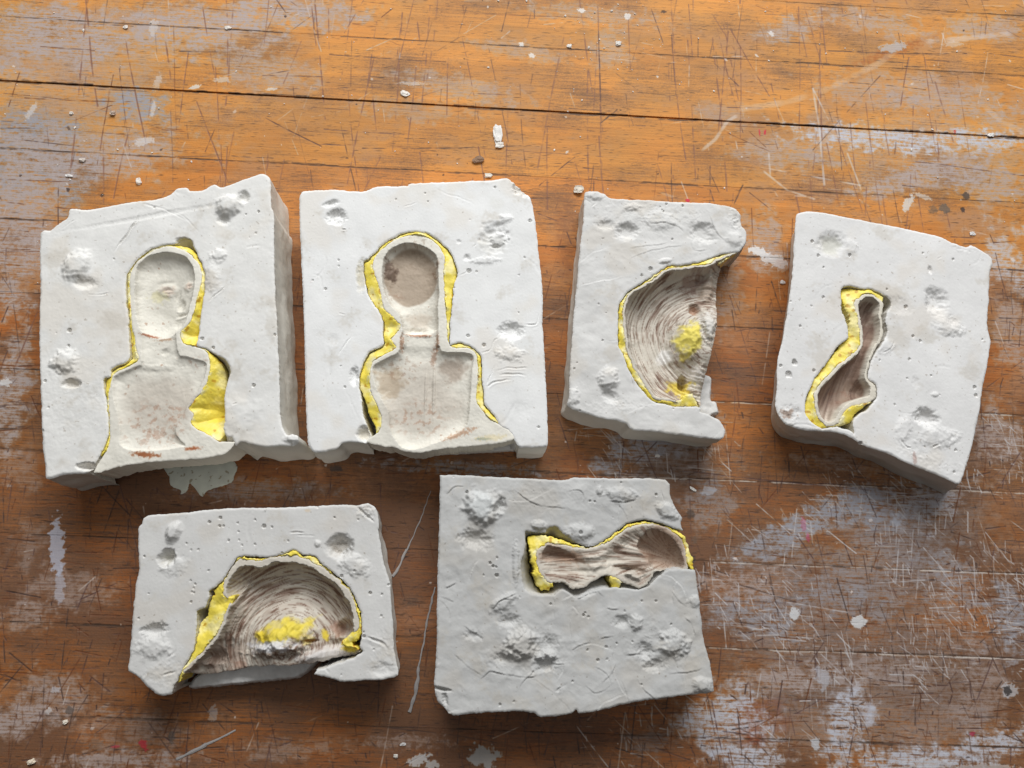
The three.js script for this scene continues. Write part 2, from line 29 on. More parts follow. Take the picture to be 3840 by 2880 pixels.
{"h":30,"seed":4,"rag":1.5,"grow":0.3,"base":[223,221,218],"shear":[9,3],"wob":0.3,"p":{"outer":[208.0,-223.6,211.4,-227.5,218.8,-228.2,231.0,-226.9,255.1,-222.1,276.8,-217.9,291.2,-214.9,304.4,-211.9,312.5,-207.5,321.9,-204.4,325.8,-205.8,331.5,-202.6,338.2,-197.6,338.5,-192.5,336.2,-187.3,333.0,-169.7,329.2,-151.0,330.0,-140.0,327.6,-131.5,323.2,-117.0,319.2,-105.1,315.4,-91.0,310.6,-77.1,305.3,-63.4,300.4,-53.2,296.3,-46.2,289.6,-49.2,283.0,-52.0,266.6,-58.4,252.5,-65.4,239.2,-69.6,232.7,-73.8,225.1,-77.5,213.7,-78.8,200.0,-79.9,190.5,-83.0,186.0,-88.4,184.3,-95.9,186.2,-107.5,187.3,-119.3,188.7,-127.6,192.2,-137.3,196.4,-155.5,201.1,-176.6,204.8,-199.3],"hole":[233.3,-172.7,235.5,-175.2,239.5,-176.4,245.3,-174.8,254.9,-173.7,262.4,-170.0,266.1,-166.3,266.6,-162.6,263.3,-157.6,261.6,-151.4,262.5,-146.5,259.0,-138.6,253.4,-131.3,249.3,-124.4,245.9,-113.9,250.6,-109.7,250.5,-102.2,247.7,-97.5,242.9,-92.2,236.6,-89.1,233.4,-85.8,233.0,-76.9,230.4,-78.9,222.0,-81.4,212.7,-80.4,205.8,-85.2,202.8,-91.1,204.4,-101.8,207.5,-107.0,211.6,-114.1,220.8,-125.1,227.0,-134.0,231.6,-137.2,235.3,-141.6,235.2,-149.9,232.8,-157.2,232.9,-163.4],"yellow":[234.4,-173.3,239.4,-175.6,245.3,-174.1,254.8,-173.0,261.6,-169.3,261.2,-165.6,256.7,-157.5,255.8,-151.3,255.1,-142.8,252.1,-136.7,248.0,-129.4,245.5,-124.6,242.6,-113.9,246.1,-108.0,247.3,-102.2,245.6,-97.7,234.9,-89.9,231.5,-84.6,220.9,-82.0,212.8,-81.1,206.3,-85.6,203.5,-91.4,205.9,-100.7,208.1,-106.5,212.2,-113.6,221.4,-124.4,232.0,-136.5,236.2,-141.4,238.2,-151.1,236.6,-159.7,234.7,-167.1],"cream":[241.8,-163.5,244.6,-167.2,249.6,-169.8,255.6,-169.2,260.2,-165.6,261.1,-162.5,259.0,-156.3,258.8,-147.7,257.3,-140.4,251.8,-131.9,248.1,-124.7,244.9,-113.9,249.3,-108.1,248.9,-102.2,245.5,-98.7,232.8,-94.8,226.8,-90.4,222.8,-84.6,216.3,-82.0,212.1,-86.1,210.0,-93.7,210.2,-101.9,212.9,-107.7,220.6,-115.5,229.6,-123.9,238.4,-129.9,242.7,-135.4,243.7,-145.1,243.1,-154.9]},"cav":[[[244.8,-163.5,250.0,-167.9,254.8,-167.4,258.0,-163.7,256.8,-156.3,256.9,-147.7,255.1,-140.4,250.0,-132.5,246.3,-124.6,242.9,-113.9,245.8,-108.0,245.0,-102.7,241.3,-101.0,230.5,-97.4,224.9,-92.1,221.3,-86.6,217.1,-84.8,213.4,-88.0,211.7,-94.3,212.1,-101.3,214.6,-106.6,221.8,-113.7,230.8,-122.1,239.7,-128.4,244.3,-134.8,245.6,-145.1,244.7,-154.9],13,9,"s"]],"feat":[["p",230.1,-204.6,11.9,9.5,-5,2.6,0.25],["m",243.4,-203.1,6.1,7.3,0,0.7,0.8],["p",296.7,-165.4,9.1,10.3,0,3.4,0.4],["m",303.0,-148.2,11.4,7.2,15,1.4,0.9],["p",305.2,-151.9,4.8,4.8,0,1,0.8],["p",280.6,-87.9,9.1,6.8,0,4.5,0.5],["m",286.0,-75.8,15.1,7.0,0,1.2,0.9],["m",264.6,-80.3,5.8,10.4,20,1,0.6],["p",295.2,-187.6,1.7,3.2,0,1.6,0.2],["r",192.8,-90.1,9.2,6.9,0,0.9,0],["p",270.5,-162.6,12.0,7.2,0,0.8,0.3],["m",257.9,-135.6,8.3,7.1,-30,0.9,0.5],["r",320.6,-203.7,9.9,3.7,0,0.6,0],["r",278.6,-62.1,23.0,6.9,20,0.38,0],["m",287.7,-103.1,2.9,1.9,0,0.8,0.2],["p",276.3,-110.7,2.9,4.7,0,0.5,0.3]],"stroke":[[[256.1,-129.5,262.4,-133.2,266.0,-139.3],0.6,0.5],[[301.1,-195.7,303.8,-197.1],0.5,0.3],[[260.6,-75.7,265.6,-69.4,269.0,-68.9],0.7,0.9],[[268.9,-67.7,269.9,-62.1],0.7,0.9],[[281.7,-68.9,286.6,-70.7],0.7,0.9]],"stainShade":[["c",233.3,-125.7,49.4,56.5,0,146,120,104,0.93,0.25],["c",229.5,-111.4,16.4,14.0,30,152,134,116,0.5,0.6],["c",253.0,-156.2,8.4,15.6,10,110,82,70,0.5,0.6],["c",231.2,-104.4,17.5,7.0,-20,150,110,90,0.4,0.9],["p",191.7,-90.1,5.8,3.9,0,150,126,110,0.75,0.8],["p",230.1,-204.6,10.4,8.3,-5,200,198,186,0.7,0.4],["p",269.9,-62.1,1.6,4.6,0,170,140,130,0.6,0.5]],"pin":[198.8,-123.0,1.75,194.3,-115.2,2.33,198.6,-124.5,1.05,311.7,-195.3,0.74,221.5,-167.5,0.84,223.5,-188.5,0.6,204.4,-147.6,0.71,276.2,-161.8,1.2,278.2,-141.8,0.84,282.6,-138.5,0.84,274.0,-126.1,0.83,254.4,-125.3,0.59,314.5,-108.0,1.06,314.7,-102.7,1.06,296.9,-67.5,0.81,294.1,-53.5,0.8,236.5,-71.5,1.15,210.9,-118.3,0.94,189.5,-121.1,0.93,188.9,-150.5,0.95,324.0,-139.9,0.48,286.9,-115.5,0.59,261.2,-96.4,0.58,291.8,-199.4,0.61,212.9,-161.3,0.6,264.5,-173.7,0.6,241.8,-197.1,0.97,220.9,-196.8,0.97,217.5,-206.6,0.97]},
{"h":34,"seed":5,"rag":1.7,"grow":0.4,"base":[210,208,204],"shear":[-3,0],"wob":0.35,"hub":[-110.6,49.7],"hr":[250,780],"p":{"outer":[-197.2,-25.4,-175.9,-27.4,-149.1,-30.1,-129.7,-30.2,-106.5,-31.0,-83.1,-32.3,-75.2,-31.9,-68.2,-33.3,-63.4,-29.6,-61.5,-22.6,-61.7,-17.2,-59.9,-9.5,-57.5,1.9,-54.1,11.0,-53.0,20.7,-51.3,35.4,-50.1,50.0,-47.9,58.6,-47.3,64.0,-55.9,66.1,-70.8,66.7,-79.8,66.9,-88.8,64.1,-94.9,63.0,-93.5,60.5,-104.8,58.7,-130.7,60.0,-140.9,62.1,-152.6,63.8,-165.7,65.8,-171.3,69.0,-172.3,73.1,-180.3,73.8,-187.3,69.2,-193.9,62.9,-198.6,60.6,-198.4,52.9,-198.9,42.2,-199.3,24.1,-199.2,11.6,-198.5,5.6,-201.3,-17.0,-199.8,-20.8],"hole":[-171.6,80.4,-168.7,59.8,-163.8,49.9,-163.2,39.6,-163.0,35.1,-163.3,28.2,-159.2,26.7,-158.5,23.4,-157.5,20.5,-157.8,17.6,-155.8,15.9,-150.2,11.0,-146.9,4.5,-142.1,-1.9,-132.4,-2.6,-123.9,-1.9,-116.4,-4.1,-110.3,-6.0,-105.1,-3.4,-98.1,-2.6,-92.9,2.7,-88.2,5.7,-80.2,11.7,-73.7,19.9,-69.4,29.9,-68.6,38.3,-68.8,44.9,-69.4,48.5,-68.1,52.1,-86.1,59.2,-108.2,64.0],"yellow":[-171.3,68.6,-168.3,59.8,-163.3,49.9,-162.8,39.5,-161.6,35.8,-158.4,30.0,-157.8,24.2,-156.3,20.5,-155.2,19.8,-155.0,16.4,-149.5,11.8,-146.3,5.1,-141.4,-1.0,-132.3,-1.7,-123.8,-1.0,-116.3,-3.2,-110.3,-5.1,-105.5,-2.5,-98.5,-1.7,-93.6,3.6,-88.9,6.6,-80.9,12.6,-74.4,20.8,-70.2,30.3,-69.4,38.3,-70.9,44.1,-74.7,46.3,-68.9,51.0,-73.1,49.9,-105.0,54.8,-138.5,56.1,-163.3,59.5],"cream":[-167.6,61.0,-158.1,51.3,-148.9,37.7,-145.4,25.7,-142.8,19.8,-146.5,20.5,-148.9,19.0,-148.8,13.1,-147.3,9.0,-145.0,3.6,-140.2,-0.2,-128.3,0.4,-120.0,-1.3,-110.1,-2.2,-104.6,-0.7,-92.8,4.9,-83.1,11.7,-75.0,21.5,-71.4,32.5,-71.9,39.0,-76.4,42.6,-80.0,47.3,-70.0,51.5,-86.3,55.2,-104.9,57.8,-130.8,59.3,-141.7,61.4,-156.3,63.8],"flange":[-169.9,67.6,-163.1,62.3,-153.2,56.7,-138.6,53.9,-116.3,53.3,-97.5,55.5,-100.8,62.6,-108.7,68.4,-129.9,70.7,-159.1,73.4,-173.0,74.0],"rim":[-179.9,84.5,-167.6,61.0,-158.1,51.3,-148.9,37.7,-146.1,25.7,-149.0,18.3,-148.5,13.1,-146.7,9.4,-143.7,4.3,-138.2,1.5,-128.2,2.8,-120.0,-0.5,-104.6,0.6,-93.5,5.8,-84.0,12.6,-75.9,22.3,-72.5,32.4,-72.0,41.2,-67.6,53.5,-62.3,92.3]},"cav":[],"feat":[["m",-180.6,-16.1,4.7,7.3,18,3.4,0.1],["p",-183.2,-1.5,5.5,5.5,0,7,0.5],["m",-179.1,2.7,9.1,6.8,0,0.8,1],["p",-83.5,-7.9,8.7,7.9,0,9,0.25],["m",-82.6,-7.2,4.6,3.9,0,2.5,0.8],["m",-74.5,2.7,11.6,6.9,20,1.6,0.8],["p",-186.1,38.7,8.2,4.5,-10,3.6,0.7],["m",-185.8,48.7,11.1,7.4,0,1.4,0.9],["r",-68.8,-28.8,7.1,5.5,0,1.12,0],["p",-69.5,-26.5,7.8,0.9,40,1.5,0.2],["r",-174.8,62.3,18.4,8.8,0,0.38,0],["p",-140.1,35.2,0.0,0.0,0,0,0],["r",-56.5,50.0,9.1,15.1,0,0.3,0],["p",-56.8,60.7,9.0,4.5,0,1,0.5],["m",-96.7,-9.5,2.3,2.3,0,1,0.5],["cm",-113.3,43.2,18.8,10.5,-10,5,0.9],["cm",-118.0,50.4,20.9,4.5,-5,3,1.2],["cm",-88.0,52.7,19.5,4.5,-8,4,0.2],["cp",-80.4,39.0,5.3,5.3,0,9,0.1],["cm",-151.2,27.9,3.0,10.5,20,3,0.5],["cm",-141.3,20.5,1.5,9.1,25,4,0.3],["cp",-154.2,53.8,6.7,5.2,0,5,0.9],["cm",-156.9,57.4,3.0,3.0,0,3,0.8],["cp",-98.1,45.5,4.5,1.2,0,3,0.5],["cm",-84.0,42.6,4.5,6.0,50,3,0.3]],"stroke":[[[-114.1,-15.9,-109.4,-16.2,-104.0,-15.2],0.7,0.7],[[-109.3,-14.4,-103.9,-13.9,-98.5,-14.1],0.7,0.6],[[-68.1,42.0,-59.7,44.9,-51.9,50.7],1,0.9],[[-173.5,45.9,-174.4,51.6,-178.5,54.5],0.9,0.9],[[-179.1,63.6,-172.0,60.9],0.8,0.7],[[-89.1,59.1,-85.9,62.7],0.8,0.7]],"stainShade":[["c",-113.5,39.6,17.3,8.3,-12,228,206,70,0.95,0.5],["c",-126.8,43.2,5.6,4.5,0,226,200,50,0.9,0.4],["c",-119.0,36.7,6.8,3.0,-15,212,196,128,0.8,0.5],["c",-121.2,48.3,19.4,4.5,-5,206,204,204,0.95,0.5],["c",-90.2,53.4,19.5,6.0,-8,208,202,198,0.95,0.3],["c",-91.1,42.6,2.3,4.5,-25,226,200,60,0.9,0.3],["c",-76.1,50.2,6.8,2.7,0,226,204,70,0.95,0.3],["c",-84.1,39.7,8.3,4.5,40,168,134,116,0.7,0.5],["c",-100.5,44.0,4.5,4.5,0,212,192,110,0.7,0.6],["c",-98.9,45.1,4.5,1.1,0,176,110,40,0.7,0.4],["c",-148.9,55.3,17.8,8.9,-20,150,124,108,0.5,0.7],["c",-141.1,59.6,7.4,3.0,0,150,110,90,0.5,0.6],["p",-126.5,-28.3,3.9,1.4,5,150,148,142,0.8,1.2],["p",-103.6,-28.7,2.7,1.2,0,214,196,172,0.8,0.4],["p",-183.1,-1.1,4.7,4.7,0,186,182,168,0.6,0.5],["p",-85.0,-7.2,6.2,5.4,0,182,172,158,0.5,0.7],["p",-159.8,32.9,4.5,6.7,0,60,58,30,0,0.2]],"pin":[-160.5,-21.8,0.85,-154.4,-24.3,0.93,-148.5,-11.2,0.69,-143.2,-16.3,0.46,-143.9,-21.3,0.46,-154.4,-19.5,0.77,-152.1,-19.7,0.62,-128.7,-19.4,1.16,-123.9,-19.0,0.62,-133.9,-23.2,0.39,-140.5,-8.4,0.46,-133.1,-9.1,0.46,-113.9,-11.0,0.54,-165.6,13.5,0.53,-166.2,15.7,0.53,-165.8,18.3,0.45,-167.0,23.4,0.6,-168.3,11.5,0.45,-158.7,5.8,0.38,-165.5,-5.9,0.46,-97.8,-30.4,0.55,-87.6,-24.6,0.39,-64.9,18.6,0.92,-58.2,19.3,0.61,-67.5,42.7,0.91,-159.9,73.1,0.88,-195.6,32.3,0.37,-196.1,-2.2,0.61,-169.7,-5.8,0.53,-172.7,-9.4,0.38,-57.9,31.4,0.61,-81.8,9.1,0.92,-74.3,6.1,0.62,-54.4,14.0,0.69,-117.1,-4.1,0.46]},
{"h":36,"seed":6,"rag":1.8,"grow":0.6,"base":[191,190,187],"shear":[0,0],"wob":0.9,"fl":2.6,"hub":[113.4,-4.6],"hub2":[23.5,2.6],"p":{"outer":[-25.7,-47.5,-23.6,-49.9,0.9,-49.2,46.5,-47.1,54.1,-48.6,62.7,-48.6,77.1,-48.2,110.6,-47.8,113.1,-38.1,116.5,-29.6,119.6,-25.0,118.7,-20.8,122.3,-12.9,124.7,-4.7,125.9,6.3,127.0,15.3,128.0,30.4,128.7,43.6,131.6,56.6,133.1,69.4,132.0,73.7,118.7,74.9,100.5,76.9,84.2,79.3,64.3,83.3,55.4,84.1,54.1,82.4,49.1,84.9,33.9,86.4,30.0,83.9,19.7,83.0,2.0,83.7,-15.7,84.8,-20.2,81.1,-24.7,76.9,-26.6,68.5,-25.7,51.6,-25.8,25.7,-25.9,-1.0,-25.6,-28.4],"hole":[25.0,-16.5,28.3,-16.9,36.7,-16.3,38.6,-18.8,44.2,-19.7,47.9,-15.6,57.2,-9.6,64.7,-8.3,74.2,-12.9,85.8,-21.4,97.2,-24.0,107.6,-21.7,118.8,-17.7,142.5,-15.7,141.2,5.5,124.2,5.5,111.1,5.5,103.4,9.9,98.5,14.8,91.9,17.0,81.7,16.1,70.6,16.1,62.2,17.9,54.8,21.0,47.4,17.0,41.9,19.6,32.7,20.0,25.3,16.9,23.0,9.8,22.6,0.8,24.9,-6.4],"yellow":[27.5,-14.2,35.7,-14.7,41.3,-13.7,51.6,-10.1,60.0,-7.8,64.6,-7.4,74.1,-11.9,85.7,-20.3,97.2,-22.6,106.6,-20.7,117.8,-16.6,122.2,-11.1,123.1,-6.5,124.7,-1.0,125.3,5.5,121.5,3.5,109.3,3.5,100.8,4.9,95.8,12.1,92.0,13.9,84.7,11.2,81.0,14.8,77.2,17.0,74.7,9.8,73.2,6.2,69.0,7.1,62.3,12.1,53.9,14.7,48.5,10.3,42.9,11.2,41.4,16.1,35.4,17.4,32.2,13.4,29.1,0.8,27.3,-8.2],"cream":[33.3,-6.4,37.5,-7.3,38.5,-9.4,51.5,-7.4,64.6,-6.5,76.0,-10.8,86.6,-18.2,99.0,-20.6,108.4,-19.2,116.7,-13.6,119.7,-7.4,120.7,0.8,120.7,4.9,109.2,5.0,101.7,6.3,96.7,13.6,92.0,15.2,83.7,12.1,74.5,8.0,69.9,8.5,62.3,13.4,53.9,16.3,48.9,12.1,40.1,12.0,35.5,8.0,32.8,0.8]},"cav":[[[35.1,-1.0,38.5,-8.3,47.8,-6.0,57.0,-1.0,47.7,0.8,38.4,1.3],9,12,"s"],[[91.9,-8.3,98.9,-17.5,107.3,-16.6,114.7,-11.1,118.1,-3.7,118.1,4.8,101.7,5.2,98.2,-1.0],15,12,"s"]],"feat":[["m",-0.3,-31.2,12.7,11.3,10,4.5,1],["p",-3.9,-11.9,11.1,7.0,5,3.8,0.6],["p",10.5,-31.2,3.8,5.6,30,3,0.6],["p",16.1,34.1,7.3,4.1,-5,2.4,0.5],["m",22.5,47.1,11.3,9.1,-10,5,0.9],["p",36.9,57.9,8.6,5.0,-10,3,0.7],["p",39.7,46.7,5.5,5.0,0,2,0.6],["p",11.7,54.8,6.3,3.6,10,2,0.5],["m",36.9,53.6,6.3,3.6,0,3,0.9],["m",111.0,47.0,10.1,7.8,0,3.2,0.9],["p",82.0,34.7,6.9,4.1,-5,2.2,0.5],["m",89.4,35.6,4.6,5.5,0,2,0.4],["p",94.3,51.3,5.9,5.9,0,2.8,0.6],["p",100.4,59.0,8.2,4.1,-15,2.2,0.7],["m",83.0,-38.9,11.3,4.3,3,1.6,0.3],["m",70.2,-40.8,2.4,3.3,0,1.4,0.3],["m",110.7,-28.7,8.6,5.7,30,2,0.5],["m",33.4,-20.2,5.6,3.3,0,2,0.2],["m",58.3,-16.5,10.3,5.6,0,1.8,0.2],["r",28.8,51.8,31.7,18.1,0,0.45,0],["r",101.8,47.8,22.9,18.3,0,0.38,0],["p",-22.1,71.1,6.2,1.2,10,4,0.5],["p",-20.3,76.1,1.8,5.3,-10,2.5,0.5],["m",12.5,24.0,10.1,4.6,-30,1.4,0.5],["p",-4.7,42.2,6.3,3.6,0,1.4,1],["p",61.3,17.0,8.3,4.2,-25,3,0.3],["r",48.3,-37.9,66.4,12.3,0,0.26,0],["m",125.1,23.3,5.6,3.7,0,1.2,0.4],["m",126.3,69.4,7.3,4.6,0,2,0.2],["m",19.8,0.8,2.3,16.7,0,1.2,0.5],["cm",88.4,9.8,7.5,5.6,10,4,0.6],["cm",66.4,-1.9,10.3,13.1,0,3,0.2],["cm",53.1,11.6,8.3,4.6,0,2,0.3],["cp",87.7,5.3,12.2,2.1,10,4,0.3],["cm",98.7,9.0,3.7,5.6,-30,4,0.3]],"stroke":[[[-22.0,-37.2,-16.0,-42.8,-10.8,-42.8],1,1],[[-1.5,-1.0,-6.0,6.2,-7.3,13.3],0.9,0.8],[[5.2,28.4,12.5,22.2,21.6,18.7],1,1.2],[[6.1,24.8,14.3,22.2,19.8,23.1],0.8,0.9],[[48.3,-39.8,57.8,-40.7,60.6,-37.0,58.6,-34.2],0.9,0.6],[[72.9,-35.1,85.2,-33.8,93.9,-36.1],0.8,1.1],[[80.0,-33.3,85.0,-27.7,86.7,-22.1],0.8,0.6],[[108.5,-41.8,108.1,-33.4,105.0,-27.7],0.9,0.9],[[-0.8,66.2,5.4,62.0,16.2,64.1],1,0.7],[[4.5,61.5,16.2,63.7,28.7,65.5],0.9,0.6],[[41.2,73.1,44.8,70.2,43.9,72.7,41.2,73.1],0.8,1],[[58.4,69.0,66.4,73.3,77.4,67.4],1,0.5],[[46.9,56.2,47.2,61.3,42.2,68.1],1,0.6],[[67.1,44.2,74.4,43.4,78.2,41.7],0.8,0.8],[[82.4,52.9,94.2,53.0],0.9,1.1],[[72.1,27.2,80.4,28.1],0.8,0.8],[[50.6,51.1,56.1,47.7,63.4,46.0],0.8,0.7],[[117.3,31.3,122.5,37.4,124.5,43.6],1,1],[[106.6,63.3,119.4,62.5,128.7,60.0],0.9,0.8],[[26.0,65.0,31.4,64.8],0.8,1.1],[[-17.2,50.8,-8.1,58.5,1.8,64.5],1,0.5],[[-24.1,20.4,-15.8,23.9],0.9,1],[[-21.4,16.0,-14.2,12.4],0.8,0.9],[[-12.0,36.2,-4.7,40.5,1.7,44.0],0.8,0.6],[[92.8,41.7,98.2,44.3,107.5,43.5],0.8,0.7],[[104.6,46.1,103.5,50.4,108.0,53.0],0.9,1],[[56.4,31.1,52.8,25.8],0.8,0.7],[[54.7,23.2,60.3,20.1,68.7,17.0],0.8,0.9]],"stainShade":[["c",107.9,-7.4,17.9,16.0,0,150,118,96,0.55,0.5],["c",43.1,-3.7,14.0,7.5,10,150,116,94,0.45,0.5],["c",53.3,-1.0,11.2,4.7,10,168,130,104,0.5,0.6],["c",88.4,10.7,8.4,5.6,0,196,188,176,0.7,0.4],["p",-0.3,-32.1,11.3,9.4,0,206,208,206,0.7,0.5]],"pin":[8.6,8.7,1.11,4.7,1.7,0.83,6.4,3.5,0.83,8.3,4.0,0.65,0.9,8.4,0.55,8.7,-1.4,0.65,59.2,31.1,0.83,61.9,32.0,0.64,60.1,29.8,0.55,72.0,48.8,0.73,66.8,55.9,0.82,61.0,50.4,0.64,101.9,23.3,0.65,93.5,23.3,0.56,83.2,29.0,0.55,40.0,24.9,0.64,58.3,-15.9,1.13,-9.4,-39.6,0.94,104.5,-38.5,0.77,64.3,-34.6,0.66,10.8,79.6,0.71,18.8,78.0,0.53,67.2,-34.2,0.57,87.2,46.0,0.55,72.3,55.5,0.55,78.0,46.9,0.46,52.1,67.3,0.45,91.8,69.2,0.45,50.7,-13.8,0.56]}  // pocket entries: brown slip with part of the hollow's shade coloured in
];
